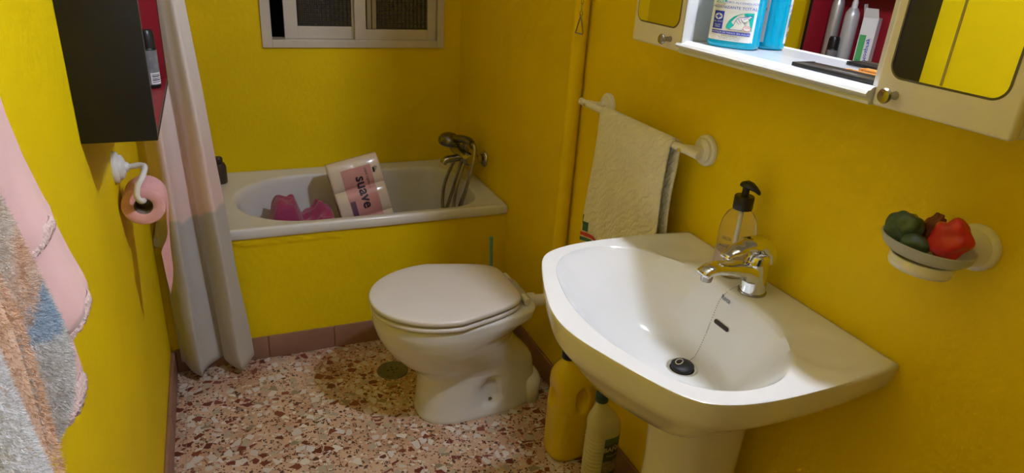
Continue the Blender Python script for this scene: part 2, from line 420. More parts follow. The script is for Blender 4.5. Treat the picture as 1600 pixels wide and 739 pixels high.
for k, z in ((.30,.650),(.50,.660),(.66,.690),(.78,.725),(.87,.754),(.92,.767),(.948,.777),(.966,.788),(.979,.801),(.9885,.813),(.9955,.824),(.9988,.830)): rings.append(ring_out(k,z))
rings.append(ring_mix(.02, lambda p,t: BZ-.001))
for t in (.08,.18,.3,.42,.54,.66,.78,.88,.95): rings.append(ring_mix(t, deckz))
rings.append(ring_mix(1.0, lambda p,t: BZ-.005))
for s in (.03,.08,.15,.23,.32,.42,.52,.62,.72,.82,.88): rings.append(ring_bowl(s))
V, F = loft(rings, True, True)
bas = mesh('basin', V, F, ceramic, basin, True); bas.data.set_sharp_from_angle(angle=math.radians(60))
# pedestal
prings = []
for z, w_, f_ in ((0,.098,.115),(.03,.095,.112),(.2,.085,.1),(.45,.083,.098),(.6,.09,.107),(.648,.098,.118)):
    prings.append([Vector((1.075+(f_ if math.cos(2*PI*j/48) < 0 else .085)*math.copysign(abs(math.cos(2*PI*j/48))**.8, math.cos(2*PI*j/48)), YC+w_*math.copysign(abs(math.sin(2*PI*j/48))**.8, math.sin(2*PI*j/48)), z)) for j in range(48)])
V, F = loft(prings); mesh('pedestal', V, F, ceramic, basin, True).data.set_sharp_from_angle(angle=math.radians(60))
bvh = BVHTree.FromPolygons([v.co for v in bas.data.vertices], [tuple(p.vertices) for p in bas.data.polygons])
def bhit(o_, d_):
    h = bvh.ray_cast(Vector(o_), Vector(d_).normalized()); return h[0], h[1]
# overflow slot and maker's mark on the back slope of the bowl
def slope_fn(x, y):
    p, n = bhit((x, y, 1.0), (0,0,-1)); 
    if n.z < 0: n = -n
    uu = Vector((0,-1,0)); uu = (uu-n*uu.dot(n)).normalized(); vv = n.cross(uu)
    return lambda u, v: p+uu*u+vv*v+n*.0015
fn = slope_fn(1.078, .874)
slot = []
for k in range(24):
    a = 2*PI*k/24; slot.append((.0165*(1 if math.cos(a)>0 else -1)+.0045*math.cos(a), .0045*math.sin(a)))
poly('overflow_slot', fn, slot, M('slot_dark', (.02,.012,.008), .6), basin)
fn2 = slope_fn(1.093, .892)
text('lettering', 'Roca', .013, fn2, M('grey_blue_mark', (.12,.18,.3), .5, var=0), basin, bold=.0003)
# waste ring
dp, dn = bhit((DR.x, DR.y, 1.0), (0,0,-1))
lathe('waste_ring', [(.021,.0005),(.0245,.0025),(.030,.002),(.0315,-.0005)], chrome, basin, dp, seg=36, cap0=False, cap1=False)
# tap: one body, a spout, a lever and a base ring
tp = Vector((1.134, YC-.004, BZ))
def tapring(z, xc, rx, ry, N=32): return [Vector((tp.x+xc+rx*math.cos(2*PI*j/N), tp.y+ry*math.sin(2*PI*j/N), z)) for j in range(N)]
tr = [tapring(BZ+z, xc, rx, ry) for z,xc,rx,ry in ((-.001,0,.0245,.0245),(.010,0,.0245,.0245),(.025,-.001,.0245,.0235),(.045,-.003,.026,.023),(.058,-.004,.027,.0235),(.070,-.003,.026,.0238),(.078,-.001,.0235,.022),(.084,0,.018,.017))]
V, F = loft(tr); tapb = mesh('tap_body', V, F, chrome, basin, True); tapb.data.set_sharp_from_angle(angle=math.radians(60))
def slab(name, path, wid, thk, mat, parent, N=20, e=.7):
    rings = []; P = [Vector(p) for p in path]
    for i, p in enumerate(P):
        t = (P[min(i+1,len(P)-1)]-P[max(i-1,0)]).normalized(); s = Vector((0,1,0)); n = t.cross(s).normalized()
        rings.append([p+s*(wid[i]*math.copysign(abs(math.cos(2*PI*j/N))**e, math.cos(2*PI*j/N)))+n*(thk[i]*math.copysign(abs(math.sin(2*PI*j/N))**e, math.sin(2*PI*j/N))) for j in range(N)])
    V, F = loft(rings); o = mesh(name, V, F, mat, parent, True); o.data.set_sharp_from_angle(angle=math.radians(60)); return o
x, y = tp.x, tp.y
slab('spout', spline([(x-.005,y,BZ+.036),(x-.03,y,BZ+.050),(x-.065,y,BZ+.058),(x-.100,y,BZ+.063),(x-.120,y,BZ+.060),(x-.130,y,BZ+.052)],4),
     [.022]*4+[.020]*4+[.018]*4+[.0165]*4+[.0155]*4+[.012], [.020]*4+[.014]*4+[.011]*4+[.010]*4+[.0095]*4+[.006], chrome, basin)
lathe('aerator', [(.0,-.018),(.0105,-.018),(.0115,-.008),(.0115,.004)], dullchrome, basin, (x-.118,y,BZ+.058), seg=24)
slab('tap_lever', spline([(x+.014,y,BZ+.066),(x+.011,y,BZ+.088),(x-.010,y,BZ+.103),(x-.042,y,BZ+.101),(x-.072,y,BZ+.090),(x-.088,y,BZ+.083)],4),
     [.0235]*4+[.0235]*4+[.021]*4+[.017]*4+[.013]*4+[.009], [.011]*4+[.015]*4+[.0115]*4+[.008]*4+[.006]*4+[.003], chrome, basin)
lathe('base_ring', [(.027,-.001),(.027,.003),(.0245,.004)], dullchrome, basin, tp, seg=32, cap0=False, cap1=False)
# plug on its ball chain
rubber = M('black_rubber', (.015,.015,.017), .5, var=.1)
plug = empty('sink_plug', dp+Vector((0,0,.001)), 'round black rubber plug with a ball chain in the basin drain', 'plug')
lathe('stopper', [(.018,-.002),(.0215,.003),(.0225,.007),(.020,.0095),(.008,.010),(.0,.010)], rubber, plug, dp, seg=32)
ring_ = [dp+Vector((-.006+.0065*math.cos(2*PI*k/20), .004+.0065*math.sin(2*PI*k/20), .0125+.003*math.cos(2*PI*k/20))) for k in range(21)]
tube('pull_ring', ring_, .0011, chrome, plug, 8)
cpts = [(x-.020,y+.010,BZ+.006),(x-.030,y+.018,BZ+.003)]
for (cx_, cy_) in ((1.090,.905),(1.078,.903),(1.062,.898),(1.045,.892),(1.028,.886),(1.012,.880)):
    h, n = bhit((cx_,cy_,1.0),(0,0,-1)); cpts.append((h.x,h.y,h.z+.0035))
cpts.append((dp.x+.002, dp.y+.003, dp.z+.013))
cs = spline(cpts, 16); bm = bmesh.new(); acc = 0; last = cs[0]; step = .0030
for p in cs:
    acc += (p-last).length; last = p
    if acc >= step:
        acc = 0; bmesh.ops.create_icosphere(bm, subdivisions=1, radius=.00115, matrix=Matrix.Translation(p))
tag(link_bm('ball_chain', bm, dullchrome, plug, True), kind='stuff')

# ------------------------------------------------------------------ toilet (faces the left wall)
TY = 1.752
toilet = empty('toilet', (.92, TY, 0), 'white ceramic toilet with its lid closed', 'toilet')
NT = 128
R_ = []
def trow(z, x0, xc, x1, b, taper=0., nf=2., nb=3.): R_.append((z, x0, xc, x1, b, taper, nf, nb))
trow(0,   .714,.86,1.122,.104,.12,2.6,3.2)
trow(.008,.712,.86,1.124,.106,.12,2.6,3.2)
trow(.03, .716,.86,1.122,.104,.12,2.6,3.2)
trow(.09, .720,.86,1.118,.100,.12,2.5,3.0)
trow(.14, .722,.86,1.112,.099,.12,2.4,3.0)
trow(.165,.716,.86,1.104,.101,.12,2.3,3.0)
trow(.185,.695,.85,1.090,.108,.14,2.2,3.0)
trow(.21, .662,.83,1.066,.122,.16,2.1,2.8)
trow(.245,.630,.82,1.038,.142,.18,2.0,2.6)
trow(.28, .608,.81,1.022,.160,.20,2.0,2.6)
trow(.315,.592,.80,1.030,.173,.24,2.0,2.8)
trow(.345,.583,.80,1.052,.180,.28,2.0,4.5)
trow(.36, .580,.80,1.072,.182,.30,2.0,7)
trow(.385,.579,.80,1.076,.182,.30,2.0,7)
trow(.391,.583,.80,1.072,.178,.30,2.0,7)
# densify between rows with a smooth blend
rings = []
for (a, b) in zip(R_[:-1], R_[1:]):
    ns = max(1, int((b[0]-a[0])/.006))
    for k in range(ns):
        t = k/ns; q = [u+(v-u)*t for u, v in zip(a, b)]
        rings.append(egg(q[2], q[2]-q[1], q[3]-q[2], q[4], q[5], q[6], q[7], NT, TY, q[0]))
q = R_[-1]; rings.append(egg(q[2], q[2]-q[1], q[3]-q[2], q[4], q[5], q[6], q[7], NT, TY, q[0]))
for r in rings:            # oval recess for the floor screw, on both flanks
    for p in r:
        dz = p.z-.088; dx = p.x-.940; rho = (abs(dx/.033)**2.6+abs(dz/.062)**2.6)**(1/2.6)
        if rho < 1.15: p.y += (.020 if p.y < TY else -.020)*(1-sstep(.74,1.02,rho))
V, F = loft(rings); bowl_o = mesh('pan', V, F, ceramic, toilet, True); bowl_o.data.set_sharp_from_angle(angle=math.radians(60))
def flatslab(name, z0, z1, grow, mat, x1=1.022, dome=0.):
    bvl = .006; rs = []
    for z, g in ((z0,-bvl),(z0+bvl*.4,-bvl*.3),(z0+bvl,0),(z1-bvl,0),(z1-bvl*.4,-bvl*.35),(z1-.001,-bvl),(z1+dome*.3,-.03),(z1+dome*.7,-.08),(z1+dome,-.15)):
        rs.append(egg(.80, .80-.572+grow+g, x1-.80+grow+g, .192+grow+g, .34, 2.0, 7.0, 96, TY, z))
    V, F = loft(rs); o = mesh(name, V, F, mat, toilet, True); o.data.set_sharp_from_angle(angle=math.radians(60)); return o
flatslab('seat', .395, .412, -.002, seatm)
flatslab('lid', .4165, .436, .0, seatm, dome=.004)
for s in (-1,1): lathe('hinge', [(.0,-.02),(.011,-.02),(.011,.02),(.0,.02)], plasticw, toilet, (1.042, TY+s*.075, .403), (0,1,0), 16)
for s in (-1,1): 
    lathe('floor_screw', [(.0065,0),(.0065,.004),(.003,.006),(.0,.006)], dullchrome, toilet, (.940, TY+s*.078, .052), (0,s,0), 14)
# rear outlet collar
rs = [egg(1.09,.03,.052,.085,0,2,2.4,40,TY,z) for z in (0,.05,.075,.085)]
rs[-1] = egg(1.09,.02,.040,.07,0,2,2.4,40,TY,.09)
V, F = loft(rs); mesh('outlet_collar', V, F, ceramic, toilet, True)

# ------------------------------------------------------------------ flush pipe, cistern and pull chain on the right wall
fp = empty('flush_pipe', (1.178,1.735,.36), 'yellow painted flush pipe running down the right wall to the toilet', 'pipe')
tube('pipe', [(1.176,1.735,1.90),(1.176,1.735,.40)], .0225, yellow, fp, 20)
tube('elbow', [(1.176,1.735,.43),(1.176,1.735,.385),(1.168,1.735,.362),(1.145,1.737,.355),(1.11,1.742,.354),(1.07,1.748,.354)], .020, plasticw, fp, 20, sm=5)
lathe('rubber_cuff', [(.026,-.012),(.028,0),(.026,.012)], plasticw, fp, (1.095,1.744,.354), (1,0,0), 20)
cis = empty('cistern', (1.13,1.735,1.90), 'white high level cistern on the right wall above the toilet', 'cistern')
box('tank', 1.06, 1.199, 1.56, 1.91, 1.90, 2.18, plasticw, cis, bev=.02, seg=3)
box('tank_lid', 1.05, 1.199, 1.55, 1.92, 2.18, 2.21, plasticw, cis, bev=.01)
tube('lever', [(1.12,1.70,2.02),(1.12,1.52,2.02),(1.15,1.50,1.99)], .005, dullchrome, cis, 8)
ch = empty('pull_chain', (1.15,1.69,1.2), 'flush pull chain with a small triangular wire handle', 'pull chain')
cx_, cy_ = 1.150, 1.690
bm = bmesh.new(); zz = 1.262; k = 0
while zz < 1.99:
    pts = [Vector((.0032*math.cos(a), 0, .0085*math.sin(a))) for a in [2*PI*q/10 for q in range(11)]]
    pts = [Matrix.Rotation(PI/2*(k%2),3,'Z') @ p + Vector((cx_+ (0 if zz<1.5 else 0), cy_-.19*max(0,(zz-1.5)/.5)*0, zz)) for p in pts]
    V, F = tube_geo(pts, .0009, 5); vv = [bm.verts.new(v) for v in V]
    for f in F[:-2]: bm.faces.new([vv[i] for i in f])
    zz += .0145; k += 1
tag(link_bm('chain', bm, dullchrome, ch, True), kind='stuff')
tube('chain_hook', [(cx_,cy_,1.99),(cx_,cy_-.05,2.0),(1.12,1.56,2.02)], .002, dullchrome, ch, 6)
tri = [(cx_,cy_,1.256),(cx_-.004,cy_+.012,1.212),(cx_-.006,cy_+.0135,1.208),(cx_+.004,cy_-.0115,1.206),(cx_+.004,cy_-.0125,1.210),(cx_,cy_,1.256)]
tube('handle', tri, .0022, dullchrome, ch, 8)
tube('pull_ring', [(cx_+.004*math.cos(2*PI*q/12), cy_, 1.2585+.006*math.sin(2*PI*q/12)) for q in range(13)], .0011, dullchrome, ch, 6)

# ------------------------------------------------------------------ floor drain
drainm = M('green_grey_metal', (.17,.17,.13), .45, .5, var=.2, vscale=60)
fd = empty('floor_drain', (.695,1.995,0), 'round grey green floor drain cover beside the toilet', 'drain')
lathe('cover', [(.055,.0005),(.053,.0035),(.047,.004),(.045,.0025),(.0,.0028)], drainm, fd, (.695,1.995,0), seg=40, cap0=False)
for k in range(5):
    a = 2*PI*k/4; r_ = .016 if k < 4 else 0
    lathe('hole', [(.0,.0031),(.004,.0031)], inkdark, fd, (.695+r_*math.cos(a),1.995+r_*math.sin(a),0), seg=10, cap0=False, cap1=False)

# ------------------------------------------------------------------ mirror cabinet over the basin
CX = 1.06; Z0, Z1 = 1.248, 2.12
NY0, NY1 = .668, 1.115          # the open niche between the two mirrored doors
cab = empty('mirror_cabinet', (1.13,.88,Z0), 'cream bathroom cabinet with two mirrored doors and a lit open shelf above the basin', 'cabinet')
def side_cab(y0, y1, m0, m1, ky, sgn):
    b = box('side_body', CX+.019, XR-.001, y0+.001, y1-.001, Z0+.001, Z1, cream, cab, bev=.002)
    dz0, dz1 = Z0, Z1
    dr = box('door', CX, CX+.018, y0, y1, dz0, dz1, cream, cab, bev=.005, seg=3)
    # mirror with rounded corners let into the door
    def rr(y0_, y1_, z0_, z1_, r, x):
        P = []
        for (cy, cz, a0) in ((y1_-r,z1_-r,0),(y0_+r,z1_-r,PI/2),(y0_+r,z0_+r,PI),(y1_-r,z0_+r,1.5*PI)):
            for k in range(9):
                a = a0+PI/2*k/8; P.append(Vector((x, cy+r*math.cos(a), cz+r*math.sin(a))))
        return P
    A = rr(m0-.003, m1+.003, 1.289, Z1-.05, .021, CX-.0004); B = rr(m0, m1, 1.292, Z1-.053, .018, CX-.0012)
    V, F = loft([A,B], False, False); mesh('mirror_edge', V, F, M('mirror_bevel', (.12,.10,.05), .3), dr)
    V = B; mesh('mirror', V, [tuple(range(len(V)))], mirror, dr)
    lathe('knob', [(.006,0),(.005,.004),(.0042,.013),(.0095,.018),(.0105,.021),(.009,.0235),(.0,.024)], dullchrome, dr, (CX,ky,1.268), (-1,0,0), 20)
    return dr
dl = side_cab(NY1, 1.290, 1.132, 1.276, 1.152, 1)
drr = side_cab(.474, NY0, .494, .650, .634, -1)
# narrow engraved line on the right hand mirror
box('engraved_line', CX-.0018, CX-.0010, .5735, .5765, 1.293, Z1-.054, M('engraved_line', (.40,.34,.10), .6, var=0), drr)
# niche: shelf, sides, back mirror, canopy
SZ = 1.2715
box('niche_shelf', CX+.012, 1.1549, NY0+.001, NY1-.001, Z0+.004, SZ, M('niche_shelf_laminate', (.46,.47,.48), .2, var=.01), cab)
for (a, b) in ((NY1-.014,NY1-.001),(NY0+.001,NY0+.014)): box('niche_side', CX+.012, 1.1495, a, b, SZ, Z1-.09, niche_white, cab, bev=.001)
box('niche_mirror', 1.150, 1.1545, NY0+.001, NY1-.001, SZ, Z1-.09, mirror, cab)
box('niche_back', 1.155, XR-.001, NY0+.001, NY1-.001, SZ, Z1, cream, cab)
# moulded trim round the opening: profile swept along y (bottom) and z (sides)
prof = [(0,0),(-.004,.0),(-.006,.004),(-.004,.0075),(-.005,.009),(-.011,.011),(-.014,.015),(-.011,.0195),(-.006,.0205),(-.0045,.0225),(-.001,.0245),(.006,.0245),(.012,.022),(.012,0)]
def trim_bottom():
    V, F = loft([[Vector((CX+px_, NY1, Z0+pz)) for px_, pz in prof], [Vector((CX+px_, NY0, Z0+pz)) for px_, pz in prof]])
    o = mesh('shelf_lip', V, F, niche_white, cab, True); o.data.set_sharp_from_angle(angle=math.radians(35))
trim_bottom()
prof2 = [(0,0),(-.004,.001),(-.007,.005),(-.005,.009),(-.009,.011),(-.010,.014),(-.006,.017),(.006,.018),(.012,.018),(.012,0)]
for y_, s in ((NY1,-1),):
    V, F = loft([[Vector((CX+px_, y_+s*q, z)) for px_, q in prof2] for z in (Z0+.002, Z1)])
    o = mesh('side_trim', V, F, niche_white, cab, True); o.data.set_sharp_from_angle(angle=math.radians(35))
box('canopy', CX-.012, XR-.001, NY0, NY1, Z1-.05, Z1+.02, niche_white, cab, bev=.003)
lathe('lamp_socket', [(.02,0),(.02,.03),(.014,.034),(.0,.034)], plasticw, cab, (1.100,.80,Z1-.051), (0,0,-1), 20)
bulbm = M('lit_bulb', (1,1,1), .4, var=0, emit=(.87,.955,1.16), es=LAMP_STRENGTH)
lathe('bulb', [(0,-.030),(.010,-.0285),(.020,-.0225),(.0275,-.012),(.030,0),(.0275,.012),(.021,.024),(.014,.034),(.013,.038),(0,.038)], bulbm, cab, (1.100,.80,2.00), seg=24)

# ------------------------------------------------------------------ hand gel bottle in the niche
gel_blue = M('cyan_gel', (.0,.50,.78), .12, var=.02, trans=.25, ior=1.36, coat=.4)
gc = Vector((1.110, 1.028, SZ)); grot = math.radians(28)
def sup(a, rx, ry, n=2.6): 
    c, s = math.cos(a), math.sin(a); return (rx*math.copysign(abs(c)**(2/n),c), ry*math.copysign(abs(s)**(2/n),s))
def gxy(a, off=0., k=1.):
    px_, py_ = sup(a, .0285*k+off, .0475*k+off, 2.8); cg, sg = math.cos(grot), math.sin(grot); return gc.x+px_*cg-py_*sg, gc.y+px_*sg+py_*cg
gel = empty('hand_gel_bottle', gc, 'clear bottle of bright blue hand sanitiser gel on the niche shelf', 'bottle')
rings = [[Vector((*gxy(2*PI*j/48, 0, k), SZ+z)) for j in range(48)] for z, k in ((.0,.88),(.002,.95),(.007,1.0),(.012,.985),(.03,.975),(.14,.975),(.152,.96),(.165,.86),(.175,.62),(.182,.40),(.186,.34),(.196,.33))]
V, F = loft(rings); mesh('bottle_body', V, F, gel_blue, gel, True)
lathe('pump_cap', [(.017,0),(.017,.02),(.006,.022),(.006,.04),(.012,.041),(.012,.05),(0,.051)], plasticw, gel, (gc.x,gc.y,SZ+.1965), seg=24)
def gel_face(sgn):
    # flat oval face: u along the face, v up
    def fn(u, v, off=.0010):
        u *= 1.13; v *= .81
        yy = u*(-1 if sgn < 0 else 1)
        xx = .0285*.975*(1-min(.999,abs(yy/(.0475*.975)))**2.8)**(1/2.8)
        px_, py_ = sgn*(xx+off), yy; cg, sg = math.cos(grot), math.sin(grot); return Vector((gc.x+px_*cg-py_*sg, gc.y+px_*sg+py_*cg, SZ+v))
    return fn
for sgn in (-1, 1):
    f0 = gel_face(sgn); 
    at = lambda du, dv, off: (lambda u, v: f0(u+du, v+dv, off))
    lab = patch('label', lambda u, v: f0(u, v, .0008), -.037, .037, .016, .136, 16, 1, paper, gel)
    patch('blue_box', lambda u, v: f0(u, v, .0014), -.0300, -.0125, .040, .078, 4, 1, inkblue, lab)
    patch('blue_band', lambda u, v: f0(u, v, .0014), -.0300, .0330, .030, .037, 8, 1, inkblue, lab)
    circ = [(-.0212+.0068*math.cos(2*PI*k/20), .0665+.0068*math.sin(2*PI*k/20)) for k in range(20)]
    poly('white_disc', lambda u, v: f0(u, v, .0019), circ, paper, lab)
    c_, t_ = .0045, .0014
    cr = [(-t_,-c_),(t_,-c_),(t_,-t_),(c_,-t_),(c_,t_),(t_,t_),(t_,c_),(-t_,c_),(-t_,t_),(-c_,t_),(-c_,-t_),(-t_,-t_)]
    poly('blue_cross', lambda u, v: f0(u-.0212, v+.0665, .0024), cr, inkblue, lab)
    # green quarter disc with two white rubbing hands
    q = [(.0335,.040)]+[(.0335-.042*math.sin(PI/2*k/12), .040+.040*math.cos(PI/2*k/12)) for k in range(13)]
    q = [(.034,.079),(.024,.0785),(.013,.075),(.004,.069),(-.002,.061),(-.006,.050),(-.0065,.044),(.0,.0405),(.034,.0405)]
    poly('green_quarter', lambda u, v: f0(u, v, .0014), q, inkteal, lab)
    hand1 = [(-.006,.040),(.001,.050),(.003,.058),(.005,.0655),(.0075,.071),(.0085,.0685),(.0105,.0735),(.013,.071),(.017,.064),(.021,.058),(.0245,.052),(.022,.0465),(.017,.0408)]
    hand2 = [(.008,.0735),(.016,.0725),(.023,.0760),(.031,.0785),(.033,.0765),(.029,.0735),(.0315,.0730),(.027,.0690),(.029,.0680),(.024,.0640),(.0205,.0615),(.0165,.0660),(.013,.0715)]
    hs_ = lambda p: [(.018+(a-.016)*.80, .0545+(b-.056)*.80) for a, b in p]
    for hp_, of_ in ((hand1,.0019),(hand2,.0018)):
        poly('hand_outline', lambda u, v: f0(.018+(u-.018)*1.07, .0545+(v-.0545)*1.07, of_-.0002), hs_(hp_), inkblue, lab)
        poly('white_hand', lambda u, v: f0(u, v, of_+.0001), hs_(hp_), paper, lab)
    for (pa, pb) in (((.0045,.0640),(.0115,.0545)),((.0085,.0690),(.0150,.0575)),((.0130,.0715),(.0185,.0600)),((.020,.073),(.029,.0765)),((.019,.069),(.029,.0730))):
        pa, pb = hs_([pa, pb]); dx, dy = pb[0]-pa[0], pb[1]-pa[1]; l_ = math.hypot(dx,dy); nx, ny = -dy/l_*.0003, dx/l_*.0003
        poly('finger_line', lambda u, v: f0(u, v, .0023), [(pa[0]+nx,pa[1]+ny),(pa[0]-nx,pa[1]-ny),(pb[0]-nx,pb[1]-ny),(pb[0]+nx,pb[1]+ny)], inkblue, lab)
    ringp = [(.0275+.0058*math.cos(2*PI*k/20), .0465+.0058*math.sin(2*PI*k/20)) for k in range(20)]
    poly('white_seal', lambda u, v: f0(u, v, .0022), ringp, paper, lab)
    V = []; 
    for r_ in (.0052,.0058): V += [f0(.0275+r_*math.cos(2*PI*k/20), .0465+r_*math.sin(2*PI*k/20), .0025) for k in range(20)]
    mesh('red_ring', V, [(k,(k+1)%20,20+(k+1)%20,20+k) for k in range(20)], inkred, lab)
    text('lettering', '70%', .0042, at(.0275,.0475,.0026), inkred, lab)
    patch('green_box', lambda u, v: f0(u, v, .0014), -.0300, -.0120, .0950, .1040, 4, 1, inkteal, lab)
    text('lettering', 'GEL', .0105, at(-.0210,.0995,.0022), paper, lab, bold=.0003)
    text('lettering', 'HIDRO-ALCOHÓLICO', .0057, at(.0115,.0975,.0018), inkblue, lab)
    text('lettering', 'HIGIENIZANTE TOTAL', .0083, at(.0015,.0868,.0018), inkblue, lab, sx=.86)
    text('lettering', 'GEL SANIT', .0036, at(-.0212,.0555,.0020), paper, lab)
    text('lettering', 'ALOE\nVERA', .0042, at(-.0212,.0465,.0020), paper, lab)
    text('lettering', 'LIMPIEZA DE MANOS SIN AGUA', .0052, at(.0015,.0334,.0020), paper, lab, sx=.84)
    text('lettering', 'Elimina el 99,9% de\nlas bacterias con aloe vera\nuso externo para manos', .0034, at(.002,.0235,.0018), inkdark, lab)

# ------------------------------------------------------------------ combs lying on the niche shelf
combm = M('black_comb_plastic', (.02,.02,.022), .35, var=.05)
def comb(name, mat, c, rot, L_, W_, th, label, word=None):
    e = empty(name, c, label, 'comb', 'combs on the niche shelf')
    Rm = Matrix.Rotation(rot, 3, 'Z')
    bm = bmesh.new(); add_box(bm, -L_/2, L_/2, 0, W_*.45, 0, th, .001)
    for v in bm.verts: v.co = Vector(c)+Rm @ v.co
    sp = link_bm('spine', bm, mat, e)
    bm = bmesh.new(); n = int(L_/.0024)
    add_box(bm, -L_/2, -L_/2+.006, -W_*.55, 0, 0, th); add_box(bm, L_/2-.006, L_/2, -W_*.55, 0, 0, th)
    for k in range(n):
        x_ = -L_/2+.008+k*(L_-.016)/n; add_box(bm, x_, x_+.0013, -W_*.55, 0, .0005, th-.0005)
    for v in bm.verts: v.co = Vector(c)+Rm @ v.co
    tag(link_bm('teeth', bm, mat, e), kind='stuff')
    if word: text('lettering', word, .011, lambda u, v: Vector(c)+Rm @ Vector((u-.01, v+W_*.22, th+.0004)), M('faint_grey_print', (.35,.35,.36), .5, var=0), e)
    return e
comb('hair_comb', combm, (1.090,.752,SZ+.0013), math.radians(92), .165, .045, .006, 'wide black hair comb lying on the niche shelf', 'maxi style')
comb('pocket_comb', M('orange_plastic', (.75,.30,.06), .35), (1.131,.735,SZ+.0005), math.radians(93), .10, .020, .004, 'small orange comb behind the black one on the niche shelf')

# ------------------------------------------------------------------ towel rail and towel
rail = empty('towel_rail', (XR, 1.375, 1.035), 'white towel rail on the right wall', 'towel rail')
RXB, RZB = 1.132, 1.040
tube('bar', [(RXB,1.092,RZB),(RXB,1.605,RZB)], .0085, plasticw, rail, 18)
for y_ in (1.150,1.575):
    lathe('wall_rose', [(.035,0),(.035,.004),(.033,.008),(.027,.010),(.026,.014),(.020,.017),(.013,.019),(.0115,.026),(.0,.026)], plasticw, rail, (XR-.0005,y_,1.032), (-1,0,0), 32)
    tube('bracket_arm', [(XR-.02,y_,1.033),(XR-.045,y_,1.036),(RXB,y_,RZB)], [.010,.0095,.0100], plasticw, rail, 14)
    lathe('screw_cap', [(.0045,0),(.0045,.003),(0,.0035)], chrome, rail, (RXB-.008,y_-.001,RZB-.002), (-.9,-.3,.0), 12)
lathe('end_cap', [(.0095,-.004),(.0095,.004),(0,.006)], plasticw, rail, (RXB,1.605,RZB), (0,1,0), 18)
def towel_mat():
    m = M('cream_terry', (.80,.76,.60), .95, var=.05, vscale=30, sheen=.4)
    nt = m.node_tree; b = nt.nodes['Principled BSDF']; tc = [n for n in nt.nodes if n.type == 'TEX_COORD'][0]
    wv = nt.nodes.new('ShaderNodeTexWave'); wv.wave_type = 'BANDS'; wv.bands_direction = 'DIAGONAL'; wv.inputs['Scale'].default_value = 26; wv.inputs['Distortion'].default_value = 6; wv.inputs['Detail'].default_value = 2; wv.inputs['Detail Scale'].default_value = 2.5
    nt.links.new(tc.outputs['Object'], wv.inputs['Vector'])
    bp = nt.nodes.new('ShaderNodeBump'); bp.inputs['Strength'].default_value = .6; bp.inputs['Distance'].default_value = .004
    nt.links.new(wv.outputs['Fac'], bp.inputs['Height']); nt.links.new(bp.outputs['Normal'], b.inputs['Normal'])
    return m
terry = towel_mat()
tw = empty('hand_towel', (RXB, 1.32, RZB), 'cream textured hand towel hanging over the white rail', 'towel')
# cross-section from front hem over the bar to the back hem; s = arc coordinate
def towel_pt(u, s):
    yy = 1.178+u*(1.480-1.178)
    rb = .0125
    wav = .006*math.sin(u*9+1)+.004*math.sin(u*23)
    if s < .46:      # front fall
        t = 1-s/.46; z = RZB-.355*t; x_ = RXB-rb-.010*t+wav*t*1.2; 
    elif s < .54:
        a = (s-.46)/.08*PI; x_ = RXB-rb*math.cos(a); z = RZB+rb*math.sin(a)
    else:
        t = (s-.54)/.46; z = RZB-.270*t; x_ = RXB+rb+.010*t-wav*t*.6; yy += .004*(1-u)*t+.012*u*t
    return Vector((min(x_,XR-.004), yy+.004*math.sin(s*14)*(1 if u > .5 else -1), z))
NU, NS = 40, 64
V = [towel_pt(i/NU, (j/NS)) for j in range(NS+1) for i in range(NU+1)]
F = [(j*(NU+1)+i, j*(NU+1)+i+1, (j+1)*(NU+1)+i+1, (j+1)*(NU+1)+i) for j in range(NS) for i in range(NU)]
to = mesh('cloth', V, F, terry, tw, True); solid(to, .005, 0)
emb_red = M('red_embroidery', (.55,.05,.05), .9, var=.2, vscale=150); emb_green = M('green_embroidery', (.05,.13,.08), .9, var=.3, vscale=150)
def strip_pt(u, z):   # on the front fall
    t = (RZB-z)/.355; s = .46*(1-t); p = towel_pt(u, s); return Vector((p.x-.0042, p.y, p.z))
for u0, u1, z0_, z1_, mm in ((.0,1.0,.702,.712,emb_red),(.93,.985,.716,.742,emb_green),(.84,1.0,.688,.698,emb_green)):
    patch('embroidered_border', strip_pt, u0, u1, z0_, z1_, 20, 1, mm, tw)
box('towel_side_border', RXB-.030, RXB-.024, 1.4805, 1.4825, .69, .76, emb_green, tw)

# ------------------------------------------------------------------ soap dish on the right wall
frost = M('frosted_glass', (.86,.86,.84), .3, var=0, trans=.6, ior=1.2)
dish = empty('soap_dish', (XR,.545,1.06), 'frosted glass soap dish in a white wall holder', 'soap dish')
lathe('wall_rose', [(.0345,0),(.0345,.004),(.0325,.008),(.028,.010),(.027,.014),(.021,.019),(.019,.024),(.013,.028),(0,.028)], plasticw, dish, (XR-.0005,.545,1.066), (-1,0,0), 36)
dc = Vector((1.128,.570,1.040))
tube('holder_arm', [(XR-.02,.541,1.064),(1.165,.550,1.050),(1.150,.560,1.042)], [.012,.010,.010], plasticw, dish, 14, sm=4)
def oval(rx, ry, z, N=48): return [dc+Vector((rx*math.cos(2*PI*j/N), ry*math.sin(2*PI*j/N), z)) for j in range(N)]
V, F = loft([oval(.036,.043,-.010), oval(.038,.045,-.005), oval(.038,.045,.006), oval(.036,.043,.008), oval(.033,.040,.004)], True, False); mesh('holder_ring', V, F, plasticw, dish, True)
V, F = loft([oval(.030,.040,.010), oval(.040,.054,.013), oval(.046,.062,.020), oval(.049,.066,.031), oval(.0492,.0662,.0325), oval(.047,.064,.0325), oval(.044,.060,.022), oval(.036,.050,.016)], True, True)
mesh('glass_tray', V, F, frost, dish, True)
soapg = M('green_soap', (.045,.085,.050), .35, var=.45, vscale=40, coat=.2)
soapr = M('red_soap', (.62,.02,.028), .35, var=.2, vscale=25, coat=.2, sss=.15)
soapb = M('brown_soap', (.17,.045,.022), .45, var=.3, vscale=40)
SB = dc.z+.0175
